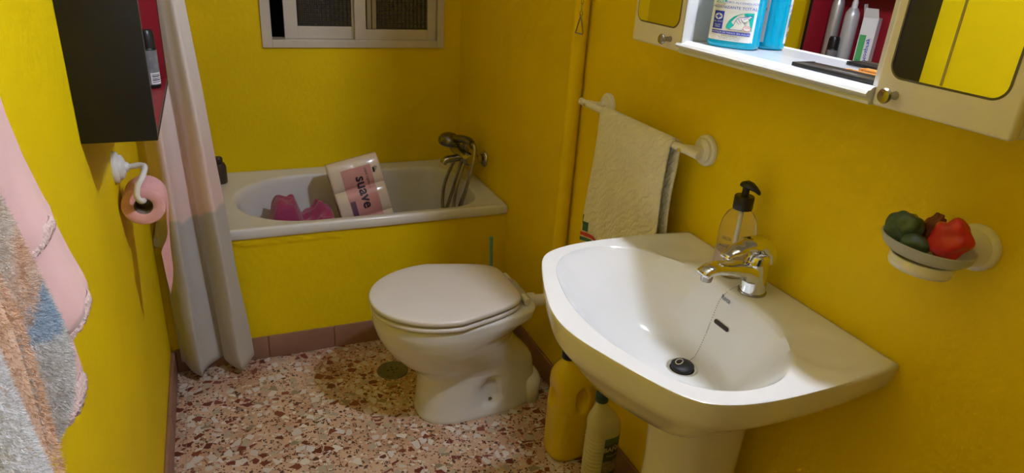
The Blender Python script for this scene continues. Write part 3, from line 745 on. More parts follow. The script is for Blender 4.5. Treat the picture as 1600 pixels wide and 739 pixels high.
tag(blob('soap', (1.118,.604,SB+.022), (.018,.026,.026), soapg, None, 1, .18, 2.2, rot=(0,0,.4), flat=SB), 'large dark green piece of soap in the soap dish', 'soap', 'soaps in the soap dish')
tag(blob('soap', (1.105,.572,SB+.0135), (.014,.021,.0135), soapg, None, 2, .12, 1.8, rot=(0,0,.2), flat=SB), 'small green oval piece of soap in the soap dish', 'soap', 'soaps in the soap dish')
tag(blob('soap', (1.146,.585,SB+.026), (.011,.013,.026), soapb, None, 3, .3, 3.0, rot=(.3,.2,0), flat=SB), 'reddish brown sliver of soap in the soap dish', 'soap', 'soaps in the soap dish')
tag(blob('soap', (1.126,.541,SB+.030), (.020,.027,.031), soapr, None, 9, .30, 1.5, rot=(.25,0,0), flat=SB), 'lumpy red piece of soap in the soap dish', 'soap', 'soaps in the soap dish')

# ------------------------------------------------------------------ soap dispenser on the basin
clear = M('clear_plastic', (.95,.93,.88), .06, var=0, trans=.95, ior=1.15)
liquid = M('peach_liquid_soap', (.80,.62,.46), .2, var=.05, trans=.3, ior=1.33)
sd = Vector((1.148,.957,BZ-.001))
disp = empty('soap_dispenser', sd, 'clear soap dispenser with a black pump behind the tap', 'soap dispenser')
prof_ = [(.0,0),(.031,0),(.0345,.003),(.036,.01),(.036,.090),(.0352,.102),(.032,.117),(.026,.129),(.018,.137),(.0145,.140),(.0145,.145)]
lathe('bottle_body', prof_, clear, disp, sd, seg=40, cap0=False, cap1=False)
lathe('liquid_soap', [(0,.003),(.032,.003),(.0335,.01),(.0335,.050),(.0,.050)], liquid, disp, sd, seg=32)
tube('dip_tube', [(sd.x,sd.y,sd.z+.01),(sd.x,sd.y,sd.z+.145)], .004, M('milky_tube',(.75,.74,.70),.4), disp, 10)
pump = lathe('pump_collar', [(.0185,.139),(.0192,.141),(.0192,.164),(.018,.166),(.0075,.167),(.007,.176),(.007,.184)], blackpl, disp, sd, seg=28)
def pump_ring(t, w_, h_, z_):
    d_ = Vector((.35,-.94,0)); s_ = Vector((.94,.35,0)); return [sd+d_*t+s_*(w_*math.cos(2*PI*j/20))+Vector((0,0,z_+h_*math.sin(2*PI*j/20))) for j in range(20)]
V, F = loft([pump_ring(-.013,.004,.002,.186), pump_ring(-.010,.010,.005,.188), pump_ring(0,.0125,.008,.189), pump_ring(.010,.011,.0075,.188), pump_ring(.020,.008,.0055,.184), pump_ring(.027,.0055,.004,.1795), pump_ring(.029,.004,.003,.178)])
mesh('pump_head', V, F, blackpl, disp, True)
def dfn(u, v):
    a = math.radians(215)+u/.0365; return Vector((sd.x+.0365*math.cos(a), sd.y+.0365*math.sin(a), sd.z+v))
text('lettering', 'SABON', .011, lambda u,v: dfn(u-.012,v+.083), inkdark, disp, sx=.6)
text('lettering', 'co co', .012, lambda u,v: dfn(u,v+.045), inkdark, disp)
text('lettering', 'gel de manos', .006, lambda u,v: dfn(u-.01,v+.066), inkdark, disp)

# ------------------------------------------------------------------ bleach jug and bathroom cleaner under the basin
jugm = M('yellow_jug_plastic', (.78,.56,.004), .35, var=.03)
jc = Vector((1.095,1.425,0))
jug = empty('bleach_jug', jc, 'yellow plastic jug with a dark blue cap beside the pedestal', 'jug')
def jr(z, rx, ry, n=2.8, N=96, ox=0.): return [jc+Vector((-.022*sstep(.22,.315,z)+sup(2*PI*j/N+.001, rx, ry, n)[0], sup(2*PI*j/N+.001, rx, ry, n)[1], z)) for j in range(N)]
key = [(z_*1.06,a_,b_) for z_,a_,b_ in [(.0,.050,.044),(.006,.060,.053),(.018,.064,.056),(.05,.065,.057),(.12,.065,.057),(.168,.065,.057),(.171,.0635,.0555),(.174,.065,.057),(.20,.064,.056),(.24,.059,.052),(.27,.049,.044),(.295,.034,.032),(.31,.022,.021),(.318,.0165,.0165),(.328,.0165,.0165)]]
rings = []
for a, b in zip(key[:-1], key[1:]):
    ns = max(1, int((b[0]-a[0])/.006))
    for k in range(ns):
        t = k/ns; rings.append(jr(a[0]+(b[0]-a[0])*t, a[1]+(b[1]-a[1])*t, a[2]+(b[2]-a[2])*t))
rings.append(jr(*key[-1]))
def dent(p, c, n, a, b, depth):
    d = p-c; s = Vector((-n.y,n.x,0)); 
    if (p-jc).to_2d().dot(n.to_2d()) < .01: return
    rho = math.hypot(d.dot(s)/a, d.z/b)
    if rho < 1.2: p -= n*(depth*(1-sstep(.45,1.15,rho)))
for r in rings:
    for p in r:
        dent(p, Vector((jc.x+.010,jc.y-.055,.218)), Vector((.10,-.995,0)), .023, .040, .022)
        dent(p, Vector((jc.x-.062,jc.y+.0,.215)), Vector((-1,0.05,0)), .022, .036, .020)
V, F = loft(rings); mesh('jug_body', V, F, jugm, jug, True)
navy = M('navy_cap', (.008,.016,.06), .4, var=.05)
lathe('cap', [(.019,.322),(.0205,.324),(.0205,.345),(.018,.349),(0,.349)], navy, jug, jc+Vector((-.022,0,.02)), seg=32)
for k in range(0): pass
bcn = Vector((1.085,1.225,0))
palem = M('pale_yellow_plastic', (.74,.70,.44), .35, var=.03, trans=.15)
cl = empty('cleaner_bottle', bcn, 'pale ribbed bathroom cleaner bottle with a dark teal cap beside the pedestal', 'bottle')
rings = []
z = 0.
def cr_(z):
    if z < .006: k = .88+.12*z/.006
    elif z < .235: k = 1.0+(.035*math.sin(z*2*PI/.0115) if z < .215 else 0)
    else: k = 1-.70*sstep(.235,.312,z)**1.25
    return k
while z <= .3121:
    k = cr_(z)
    ring = []
    for j in range(56):
        a = 2*PI*j/56; px_, py_ = sup(a, .046, .033, 2.6); kk = k
        if .006 < z < .215 and px_ > -.012: kk = 1.0      # ribs only on the grip side
        ring.append(bcn+Vector((px_*kk-.018*sstep(.225,.31,z), py_*kk, z*1.09)))
    rings.append(ring); z += .003
V, F = loft(rings); mesh('bottle_body', V, F, palem, cl, True)
teal = M('dark_teal_cap', (.012,.055,.075), .4, var=.05)
lathe('cap', [(.0155,.309),(.0175,.311),(.0175,.330),(.0165,.338),(.009,.341),(.008,.349),(0,.350)], teal, cl, bcn+Vector((-.018,0,.028)), seg=28)
box('spout_tip', bcn.x-.024, bcn.x-.014, bcn.y-.004, bcn.y+.004, .377, .382, plasticw, cl, bev=.001)
def clf(u, v, off=.0012):
    # on the side that faces away from the wall side's grip: wraps the near (-y) face
    yy = -.033*(1-min(.999,abs((u)/.046))**2.6)**(1/2.6); return bcn+Vector((u, yy-off, v))
lab = patch('label', lambda u,v: clf(u,v), -.012, .0440, .05, .232, 14, 1, M('label_dark_green', (.05,.075,.07), .45, var=.3, vscale=25), cl)
patch('label_band', lambda u,v: clf(u,v,.0017), -.012, .0440, .212, .232, 14, 1, M('label_green', (.10,.20,.16), .45), lab)
patch('label_photo', lambda u,v: clf(u,v,.0017), -.012, .0440, .115, .155, 14, 1, M('label_photo', (.30,.24,.20), .45, var=.5, vscale=60), lab)
text('lettering', 'BAÑO', .021, lambda u,v: clf(u+.016,v+.195,.0024), M('label_cream', (.55,.50,.40), .5, var=0), lab, bold=.0006)
text('lettering', 'limpiador', .010, lambda u,v: clf(u+.016,v+.174,.0024), M('label_cream2', (.55,.50,.40), .5, var=0), lab)

# ------------------------------------------------------------------ toilet brush behind the toilet
tb = empty('toilet_brush', (1.085,2.06,0), 'turquoise handled toilet brush behind the toilet', 'toilet brush')
turq = M('turquoise_plastic', (.16,.42,.42), .4, var=.05)
lathe('holder', [(0,0),(.045,0),(.048,.01),(.042,.12),(.046,.13),(.043,.13),(.038,.12),(.04,.012),(0,.01)], plasticw, tb, (1.085,2.06,0), seg=28, cap0=False, cap1=False)
tube('handle', [(1.085,2.06,.10),(1.080,2.055,.30),(1.072,2.052,.452)], [.006,.006,.0068], turq, tb, 14)
lathe('brush_head', [(0,.02),(.028,.03),(.034,.06),(.028,.10),(0,.11)], plasticw, tb, (1.085,2.06,0), seg=20)

# ------------------------------------------------------------------ shower curtain
from mathutils import noise as mn
def curtain_mat():
    m = bpy.data.materials.new('curtain_fabric'); m.use_nodes = True; nt = m.node_tree; b = nt.nodes['Principled BSDF']; L = nt.links.new
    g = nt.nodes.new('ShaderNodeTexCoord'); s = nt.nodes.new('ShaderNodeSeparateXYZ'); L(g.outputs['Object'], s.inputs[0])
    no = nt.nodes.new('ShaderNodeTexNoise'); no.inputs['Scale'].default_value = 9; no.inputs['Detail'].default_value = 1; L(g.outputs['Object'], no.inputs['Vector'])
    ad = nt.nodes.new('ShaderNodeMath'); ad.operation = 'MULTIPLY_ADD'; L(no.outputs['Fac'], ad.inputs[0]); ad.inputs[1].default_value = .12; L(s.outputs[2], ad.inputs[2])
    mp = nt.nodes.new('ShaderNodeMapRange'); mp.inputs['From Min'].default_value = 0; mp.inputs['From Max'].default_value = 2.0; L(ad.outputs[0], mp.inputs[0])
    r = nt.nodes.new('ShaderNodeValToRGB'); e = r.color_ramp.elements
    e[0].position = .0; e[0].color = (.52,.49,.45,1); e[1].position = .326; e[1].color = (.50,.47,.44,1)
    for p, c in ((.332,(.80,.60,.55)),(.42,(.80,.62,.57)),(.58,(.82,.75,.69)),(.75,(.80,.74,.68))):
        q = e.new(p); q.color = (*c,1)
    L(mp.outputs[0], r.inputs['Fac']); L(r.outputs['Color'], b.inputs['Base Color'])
    b.inputs['Roughness'].default_value = .8; b.inputs['Sheen Weight'].default_value = .2
    wv = nt.nodes.new('ShaderNodeTexNoise'); wv.inputs['Scale'].default_value = 14; wv.inputs['Detail'].default_value = 3; L(g.outputs['Object'], wv.inputs['Vector'])
    bp = nt.nodes.new('ShaderNodeBump'); bp.inputs['Strength'].default_value = .15; bp.inputs['Distance'].default_value = .01; L(wv.outputs['Fac'], bp.inputs['Height']); L(bp.outputs['Normal'], b.inputs['Normal'])
    return m
rod = empty('curtain_rod', (.6,2.16,1.98), 'white shower curtain rod across the tub', 'curtain rod')
tube('rod', [(XL+.001,2.16,1.98),(XR-.001,2.16,1.98)], .0125, plasticw, rod, 16)
for x_, s_ in ((XL+.0005,1),(XR-.0005,-1)): lathe('end_flange', [(.026,0),(.026,.006),(.016,.014),(.016,.03),(0,.03)], plasticw, rod, (x_,2.16,1.98), (s_,0,0), 24)
cu = empty('shower_curtain', (.12,2.16,1.95), 'bunched shower curtain shading from white through pink to grey', 'curtain')
def cpt(u, v):     # v 0 top .. 1 hem
    z = 1.955-(1.955-.028)*v
    xl = .004+.012*v; xr = .118+.128*v
    x_ = xl+(xr-xl)*u
    amp = .020+.019*v
    yy = 2.155+amp*math.cos(2*PI*u/.55+.25*math.sin(3*v))+.006*math.sin(11*u+4*v)
    x_ += .010*math.sin(2*PI*u/.275+1.1+1.5*v)*v*math.sin(PI*u)
    nz_ = mn.noise(Vector((u*5,v*7,.3))); yy += .010*nz_*v; x_ += .008*mn.noise(Vector((u*4,v*6,5.3)))*v
    zz = z + (.022*sstep(.93,1,v))*(.5+.5*math.cos(2*PI*u/.55))
    return Vector((max(x_,.003), min(yy,2.199), zz))
NU, NV = 90, 80
V = [cpt(i/NU, j/NV) for j in range(NV+1) for i in range(NU+1)]
F = [(j*(NU+1)+i, j*(NU+1)+i+1, (j+1)*(NU+1)+i+1, (j+1)*(NU+1)+i) for j in range(NV) for i in range(NU)]
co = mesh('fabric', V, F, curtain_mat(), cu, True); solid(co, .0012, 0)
for k in range(6):
    xk = .012+k*.018
    tube('hook_ring', [(xk, 2.16+.019*math.cos(2*PI*q/16), 1.975+.024*math.sin(2*PI*q/16)) for q in range(17)], .0018, plasticw, cu, 6)

# ------------------------------------------------------------------ black open cabinet on the left wall
BX0, BX1, BY0, BY1, BZ0, BZ1 = XL+.0005, .112, 1.378, 1.915, 1.047, 1.60
bk = empty('open_cabinet', (BX0,1.64,BZ0), 'black painted wall cabinet with a red interior', 'cabinet')
T = .012
box('side_panel', BX0, BX1, BY0, BY0+T, BZ0, BZ1, blackwood, bk, bev=.001)
box('side_panel', BX0, BX1, BY1-T, BY1, BZ0, BZ1, blackwood, bk, bev=.001)
box('bottom_panel', BX0, BX1, BY0+T, BY1-T, BZ0, BZ0+T, blackwood, bk)
box('top_panel', BX0, BX1, BY0+T, BY1-T, BZ1-T, BZ1, blackwood, bk)
box('back_panel', BX0, BX0+.005, BY0+T, BY1-T, BZ0+T, BZ1-T, redwood, bk)
box('red_lining', BX0+.005, BX1-.001, BY0+T, BY0+T+.002, BZ0+T, BZ1-T, redwood, bk)
box('red_lining', BX0+.005, BX1-.001, BY1-T-.002, BY1-T, BZ0+T, BZ1-T, redwood, bk)
box('red_lining', BX0+.005, BX1-.001, BY0+T+.002, BY1-T-.002, BZ0+T, BZ0+T+.002, redwood, bk)
rawedge = M('raw_wood_edge', (.20,.14,.11), .7, var=.4, vscale=80)
box('raw_edge', BX1-.0002, BX1+.0006, BY0+.0105, BY0+.0122, BZ0, BZ1, rawedge, bk)
box('raw_edge', BX1-.0002, BX1+.0006, BY0+T, BY1-T, BZ0+T-.001, BZ0+T+.0015, rawedge, bk)
wood = box('shelf_board', BX0+.005, BX1-.002, BY0+T+.002, BY1-T-.002, 1.36, 1.372, redwood, bk)
# things standing in it
S0 = BZ0+T+.0025
silver = M('brushed_silver_can', (.55,.55,.54), .35, .6, var=.08)
greyl = M('grey_label', (.20,.20,.21), .5, var=.25, vscale=60)
b1 = empty('toiletry_bottle', (.085,1.795,S0), 'slim black bottle with a grey label and barcode in the black cabinet', 'bottle')
lathe('bottle_body', [(0,0),(.017,0),(.019,.003),(.019,.088),(.018,.0905),(0,.0905)], blackpl, b1, (.085,1.795,S0), seg=28)
lathe('cap', [(.0172,.091),(.0185,.092),(.0180,.122),(.015,.130),(0,.131)], blackpl, b1, (.085,1.795,S0), seg=28)
def b1f(u, v): 
    a = math.radians(-70)+u/.0194; return Vector((.085+.0194*math.cos(a), 1.795+.0194*math.sin(a), S0+v))
l1 = patch('label', b1f, -.022, .030, .008, .086, 14, 1, greyl, b1)
patch('barcode_box', lambda u,v: Vector((0,0,0))+b1f(u,v)+(b1f(u,v)-Vector((.085,1.795,S0+v))).normalized()*.0003, -.006, .018, .010, .036, 8, 1, paper, l1)
for k in range(5):
    patch('print_line', lambda u,v: b1f(u,v)+(b1f(u,v)-Vector((.085,1.795,S0+v))).normalized()*.0006, -.003, .015, .014+k*.0042, .0155+k*.0042+(.001 if k%2 else 0), 6, 1, inkdark, l1)
def spray(c, r, h, matb, label, capm, conic=True):
    e = empty('spray_can', c, label, 'spray can', 'spray cans in the black cabinet')
    lathe('can_body', [(0,0),(r*.95,0),(r,.003),(r,h*.78),(r*.92,h*.83),(r*.60,h*.88),(r*.55,h*.89),(0,h*.89)], matb, e, c, seg=28)
    lathe('nozzle', [(r*.42,h*.89),(r*.40,h*.96),(r*.25,h),(0,h)], capm, e, c, seg=20)
spray((.045,1.850,S0), .021, .29, silver, 'tall silver spray can in the black cabinet', blackpl)
spray((.040,1.785,S0), .024, .255, M('white_can', (.62,.62,.60), .35, .3, var=.03), 'white spray can with a tapered shoulder in the black cabinet', plasticw)
tag(lathe('cream_jar', [(0,0),(.019,0),(.021,.003),(.021,.030),(.0215,.031),(.0215,.048),(.019,.05),(0,.05)], M('dark_jar',(.03,.03,.04),.3), None, (.075,1.878,S0), seg=24), 'small dark jar at the far end of the black cabinet', 'jar')
mb = Vector((.052,1.690,S0)); 
mbx = empty('medicine_box', mb, 'open white medicine carton with a green stripe in the black cabinet', 'carton')
cardw = M('white_card', (.78,.78,.76), .6, var=.02); bluec = M('blue_card', (.02,.06,.17), .6, var=.2, vscale=50); greenc = M('green_card', (.08,.42,.12), .6, var=.05)
rm = Matrix.Rotation(math.radians(-24),3,'Z')
def mbp(x_, y_, z_): return mb+rm @ Vector((x_,y_,z_))
bm = bmesh.new(); add_box(bm, -.020,.020,-.024,.024,0,.205)
for v in bm.verts: v.co = mbp(*v.co)
link_bm('carton', bm, cardw, mbx)
f1 = poly('blue_side', lambda u,v: mbp(u,.0244,v), [(-.020,0),(.020,0),(.020,.175),(-.020,.175)], bluec, mbx)
f2 = poly('green_stripe', lambda u,v: mbp(.0204,u,v), [(.001,.004),(.0215,.004),(.0215,.150),(.001,.150)], greenc, mbx)
text('lettering', 'Otospray', .022, lambda u,v: mbp(.0208, -.011-v*.75, .098+u), inkblue, mbx, bold=.0003)
text('lettering', 'Oto', .012, lambda u,v: mbp(.0212, .011-v*.75, .06+u), inkdark, mbx)
V = [mbp(.020,-.024,.205),mbp(.020,.024,.205),mbp(.034,.020,.235),mbp(.034,-.020,.235)]
solid(mesh('flap', V, [(0,1,2,3)], cardw, mbx), .0008)
V = [mbp(-.020,.024,.205),mbp(.020,.024,.205),mbp(.018,.032,.245),mbp(-.018,.032,.245)]
solid(mesh('flap', V, [(0,1,2,3)], cardw, mbx), .0008)
wb = Vector((.06,1.600,S0)); wt = empty('white_tube', wb, 'white cream tube near the front end of the black cabinet', 'tube')
V, F = loft([[wb+Vector((.014*math.cos(2*PI*j/24)*a_, .014*math.sin(2*PI*j/24)*b_, z_)) for j in range(24)] for z_,a_,b_ in ((.018,.9,.9),(.022,1,1),(.07,1.1,.75),(.112,1.25,.12),(.118,1.25,.10))]); mesh('tube_body', V, F, plasticw, wt, True)
lathe('cap', [(0,0),(.012,0),(.0125,.002),(.011,.0175),(0,.0175)], plasticw, wt, wb, seg=20)

# ------------------------------------------------------------------ toilet roll holder and roll
hy, hz = 1.700, .900
th = empty('roll_holder', (XL,hy,hz), 'white hooked toilet roll holder on the left wall', 'holder')
lathe('wall_rose', [(.037,0),(.037,.004),(.035,.009),(.029,.012),(.028,.017),(.022,.021),(.013,.024),(.010,.030),(0,.030)], plasticw, th, (XL+.0005,hy,hz), (1,0,0), 32)
tube('arm', [(XL+.025,hy,hz),(.030,hy,hz+.001)], .006, plasticw, th, 14)
rc = Vector((.041,1.660,.831))      # centre of the near end of the roll
tube('hook', [(.026,hy,hz+.001),(.042,hy-.003,hz+.003),(.052,hy-.013,hz+.001),(.048,1.662,hz-.010),(.036,1.645,hz-.030),(.032,1.640,hz-.050),(.036,1.645,.836),(.041,1.662,.829),(.041,1.70,.829),(.041,1.745,.829)], [.007,.007,.0068,.0065,.0065,.0065,.0065,.0065,.0065,.0065], plasticw, th, 14, sm=6)
ro = empty('toilet_roll', (.041,1.712,.79), 'pink toilet roll with a hanging torn sheet on the left wall', 'toilet roll')
rcx, rcz, RR, RI = .039, .8145, .0455, .020
rollm = pinkpaper
V, F = loft([[Vector((rcx+r_*math.cos(2*PI*j/56), y_, rcz+r_*math.sin(2*PI*j/56))) for j in range(56)] for r_, y_ in ((RI,1.755),(RI,1.665),(RI+.001,1.6640),(RR-.002,1.6640),(RR,1.6655),(RR,1.7535),(RR-.001,1.755),(RI,1.755))], False, False)
mesh('paper_roll', V, F, rollm, ro, True).data.set_sharp_from_angle(angle=math.radians(50))
V, F = loft([[Vector((rcx+r_*math.cos(2*PI*j/40), y_, rcz+r_*math.sin(2*PI*j/40))) for j in range(40)] for r_, y_ in ((RI-.0002,1.6645),(RI-.0012,1.6645),(RI-.0012,1.7545),(RI-.0002,1.7545))], False, False)
mesh('card_core', V, F, M('grey_card_core', (.20,.15,.12), .8), ro, True)
def tail(u, v):
    if v < .22:
        a = PI/2-(v/.22)*PI/2*1.0; return Vector((rcx+(RR+.0006)*math.cos(a), 1.666+.088*u, rcz+(RR+.0006)*math.sin(a)))
    t = (v-.22)/.78; zz = rcz-t*(.315-.200*(u**.8))
    return Vector((rcx+RR+.0006-.016*t*t+.004*math.sin(9*t+2*u)*t, 1.666+.088*u, zz))
def tail(u, v):   # u=0 the far edge hangs longest
    y_ = 1.754-.088*u
    if v < .22:
        a = PI/2-(v/.22)*PI/2; return Vector((rcx+(RR+.0006)*math.cos(a), y_, rcz+(RR+.0006)*math.sin(a)))
    t = (v-.22)/.78; ln = .115+.135*(1-abs(u-.62)/.62)**1.0 if u < .62 else .115+.135*(1-(u-.62)/.38)
    return Vector((rcx+RR+.0006-.020*t*t+.004*math.sin(8*t+3*u)*t, y_-.010*t, rcz-t*ln))
NU, NV = 24, 40
V = [tail(i/NU, j/NV) for j in range(NV+1) for i in range(NU+1)]
F = [(j*(NU+1)+i, j*(NU+1)+i+1, (j+1)*(NU+1)+i+1, (j+1)*(NU+1)+i) for j in range(NV) for i in range(NU)]
mesh('hanging_sheet', V, F, rollm, ro, True)

# ------------------------------------------------------------------ bath mixer with hand shower
bx = empty('bath_mixer', (XR,2.50,.62), 'dull chrome bath mixer with a hand shower on its cradle', 'mixer tap')
for y_ in (2.475,2.62): 
    lathe('wall_rose', [(.034,0),(.034,.004),(.026,.012),(.016,.018),(.016,.04),(0,.04)], dullchrome, bx, (XR-.0005,y_,.608), (-1,0,0), 28)
tube('mixer_body', [(1.135,2.44,.615),(1.135,2.455,.615),(1.135,2.55,.615),(1.135,2.64,.615),(1.135,2.655,.615)], [.024,.031,.033,.031,.024], dullchrome, bx, 20)
for y_ in (2.475,2.62): tube('inlet', [(XR-.03,y_,.609),(1.14,y_,.614)], .013, dullchrome, bx, 14)
tube('bath_spout', [(1.130,2.545,.605),(1.10,2.545,.595),(1.06,2.545,.590),(1.045,2.545,.575)], [.017,.016,.015,.014], dullchrome, bx, 16, sm=4)
slab('mixer_lever', [(1.135,2.545,.642),(1.11,2.545,.655),(1.08,2.545,.660),(1.05,2.545,.658)], [.017,.014,.011,.009], [.010,.008,.006,.004], dullchrome, bx)
tube('cradle', [(1.13,2.50,.640),(1.125,2.50,.665),(1.12,2.50,.672)], .010, dullchrome, bx, 12)
hs = empty('hand_shower', (1.10,2.50,.67), 'dark chrome hand shower and hose resting on the bath mixer', 'hand shower')
darkch = M('dark_chrome', (.20,.19,.17), .25, 1., var=.2, vscale=40)
lathe('shower_head', [(0,-.012),(.042,-.011),(.046,-.004),(.046,.010),(.038,.024),(.022,.034),(0,.037)], darkch, hs, (1.075,2.56,.662), (.15,-.05,.98), 32)
lathe('spray_plate', [(.040,0),(.040,.003),(0,.004)], M('grey_plate',(.25,.24,.22),.4), hs, (1.0735,2.5605,.652), (-.15,.05,-.98), 28)
tube('grip', [(1.085,2.545,.676),(1.105,2.50,.688),(1.12,2.46,.692),(1.125,2.43,.688)], [.017,.016,.015,.013], darkch, hs, 14, sm=4)
hosep = [(1.125,2.43,.688),(1.128,2.405,.680),(1.125,2.395,.640),(1.110,2.40,.56),(1.095,2.42,.47),(1.085,2.44,.41),(1.080,2.47,.385),(1.082,2.50,.40),(1.095,2.51,.48),(1.120,2.515,.56),(1.132,2.52,.592)]
tube('hose', hosep, .0075, dullchrome, hs, 10, sm=8)
hose2 = [(1.118,2.58,.592),(1.10,2.60,.54),(1.075,2.61,.46),(1.065,2.60,.385),(1.068,2.585,.35),(1.078,2.565,.385),(1.10,2.545,.49),(1.122,2.53,.592)]
tube('hose', hose2, .0075, dullchrome, hs, 10, sm=8)
tube('grip_sleeve', [(1.087,2.436,.425),(1.098,2.418,.485)], [.009,.008], rubber, hs, 12)

# ------------------------------------------------------------------ toilet paper pack leaning in the tub
pk = empty('toilet_paper_pack', (.72,2.50,.17), 'wrapped pack of toilet rolls with a pink label in the bathtub', 'toilet paper')
film = M('wrapped_tissue', (.74,.62,.50), .18, var=.04, coat=.5)
pl_ = M('pink_print', (.60,.28,.26), .3, var=.05, coat=.4)
PW, PH = .100, .46
tilt = Matrix.Rotation(math.radians(-12.5),3,'Y') @ Matrix.Rotation(math.radians(-14),3,'X')
pb = Vector((.772,2.475,.172))
def pk_pt(x_, d, h): return pb+tilt @ Vector((x_, d, h))
def depth(h):   # scalloped front: four rolls high
    r_ = PH/4; k = (h % r_)/r_; return -.034-.022*math.sqrt(max(0,1-(2*k-1)**2))
prof_ = []
for i in range(65): h = PH*i/64*.999; prof_.append((depth(h) if .003 < h < PH-.003 else -.034, h))
for i in range(65): h = PH*(64-i)/64*.999; prof_.append((-(depth(h)) if .003 < h < PH-.003 else .034, h))
rings = []
for x_, k in ((-PW,.90),(-PW+.002,.955),(-PW+.008,.99),(-.004,1.0),(0,.985),(.004,1.0),(PW-.008,.99),(PW-.002,.955),(PW,.90)):
    rings.append([pk_pt(x_, d*k, (h-PH/2)*(.985 if k < .95 else 1)+PH/2) for d, h in prof_])
V, F = loft(rings); pko = mesh('wrapper', V, F, film, pk, True); pko.data.set_sharp_from_angle(angle=math.radians(55))
hole = M('roll_hole_dark', (.10,.07,.05), .8)
for i in range(4):
    hh = PH/8+i*PH/4
    for s in (-1,1):
        V = [pk_pt(s*(PW+.0006), .019*math.cos(2*PI*k/20), hh+.019*math.sin(2*PI*k/20)) for k in range(20)]; mesh('roll_core', V, [tuple(range(20))], hole, pk)
pf = lambda u, v, off=.0015: pk_pt(u, depth(v)-off, v)
lb_ = patch('label', pf, -.055, .062, .03, PH-.035, 6, 60, pl_, pk)
def rot_txt(u0, h0, off): return lambda u, v: pf(u0+v, h0-u, off)
text('lettering', 'suave', .058, rot_txt(.012, .325, .0030), M('suave_ink', (.035,.025,.045), .4, var=0), lb_, bold=.0015)
text('lettering', 'papel higiénico', .014, rot_txt(.040, .375, .0030), M('suave_ink2', (.10,.06,.09), .4, var=0), lb_)
text('lettering', 'ifa', .020, rot_txt(.078, .405, .0030), M('suave_ink3', (.03,.03,.04), .4, var=0), lb_)
patch('purple_block', lambda u,v: pf(u,v,.0024), -.052, -.032, .215, .30, 3, 16, M('purple_print', (.16,.08,.14), .4), lb_)
text('lettering', '12 rollos', .016, rot_txt(-.040, .14, .0030), M('suave_ink4', (.12,.06,.10), .4, var=0), lb_)
for (a_, b_) in ((-.088,.40),): patch('print_corner', lambda u,v: pf(u,v,.002), .066, .074, .39, .41, 2, 4, inkdark, pk)

# ------------------------------------------------------------------ fuchsia cloth heaped in the tub
from mathutils import noise as mn
fu = M('fuchsia_cloth', (.34,.035,.115), .85, var=.12, vscale=25, sheen=.4, bump=.2, bscale=120)
def heap(u, v):
    x_ = .325+.30*u; y_ = 2.38+.25*v
    e = (sstep(0,.14,u)*(1-sstep(.90,1,u)))*(sstep(0,.22,v)*(1-sstep(.78,1,v)))
    h = e*(.238+.070*sstep(.02,.20,u)*(1-sstep(.40,.50,u))+.022*sstep(.62,.74,u)*(1-sstep(.84,.95,u)))
    q = Vector((x_*11,y_*11,.4))
    h += (.03*mn.noise(q)+.020*mn.noise(q*2.3)+.012*abs(math.sin(x_*38-y_*45+4*mn.noise(q*.7))))*e
    return Vector((x_+.02*mn.noise(q*.8+Vector((5,0,0)))*e, y_+.02*mn.noise(q*.8+Vector((0,7,0)))*e, .168+max(0,h)))
hp = patch('heaped_cloth', heap, 0, 1, 0, 1, 60, 48, fu, None); solid(hp, .004)
tag(hp, 'crumpled fuchsia cloth heaped in the bathtub', 'cloth')

# ------------------------------------------------------------------ dark bottle on the tub rim behind the curtain
db = (.200,2.705,TZ-.003)
dbt = empty('shampoo_bottle', db, 'dark brown shampoo bottle on the tub rim behind the curtain', 'bottle')
brownp = M('dark_brown_plastic', (.045,.03,.02), .35, var=.1)
lathe('bottle_body', [(0,0),(.024,0),(.027,.003),(.027,.065),(.022,.078),(0,.079)], brownp, dbt, db, seg=24)
lathe('cap', [(.016,.079),(.017,.081),(.017,.098),(.013,.103),(0,.103)], brownp, dbt, db, seg=20)

# ------------------------------------------------------------------ clothes hanging on the left wall
def fuzz(name, cols, scale, rough=.95, zdir=False):
    m = bpy.data.materials.new(name); m.use_nodes = True; nt = m.node_tree; b = nt.nodes['Principled BSDF']; L = nt.links.new
    g = nt.nodes.new('ShaderNodeTexCoord')
    n = nt.nodes.new('ShaderNodeTexNoise'); n.inputs['Scale'].default_value = scale; n.inputs['Detail'].default_value = 3; L(g.outputs['Object'], n.inputs['Vector'])
    r = nt.nodes.new('ShaderNodeValToRGB'); e = r.color_ramp.elements
    while len(e) < len(cols): e.new(.5)
    for i, c in enumerate(cols): e[i].position = .32+.36*i/max(1,len(cols)-1); e[i].color = (*c,1)
    L(n.outputs['Fac'], r.inputs['Fac']); L(r.outputs['Color'], b.inputs['Base Color'])
    b.inputs['Roughness'].default_value = rough; b.inputs['Sheen Weight'].default_value = .5
    n2 = nt.nodes.new('ShaderNodeTexNoise'); n2.inputs['Scale'].default_value = 900; n2.inputs['Detail'].default_value = 3; L(g.outputs['Object'], n2.inputs['Vector'])
    bp = nt.nodes.new('ShaderNodeBump'); bp.inputs['Strength'].default_value = .25; bp.inputs['Distance'].default_value = .002; L(n2.outputs['Fac'], bp.inputs['Height']); L(bp.outputs['Normal'], b.inputs['Normal'])
    return m
def interp(tab, z):
    tab = sorted(tab)
    if z <= tab[0][0]: return tab[0][1]
    for (a, x0), (b, x1) in zip(tab[:-1], tab[1:]):
        if z <= b: t = (z-a)/(b-a); return x0+(x1-x0)*t
    return tab[-1][1]
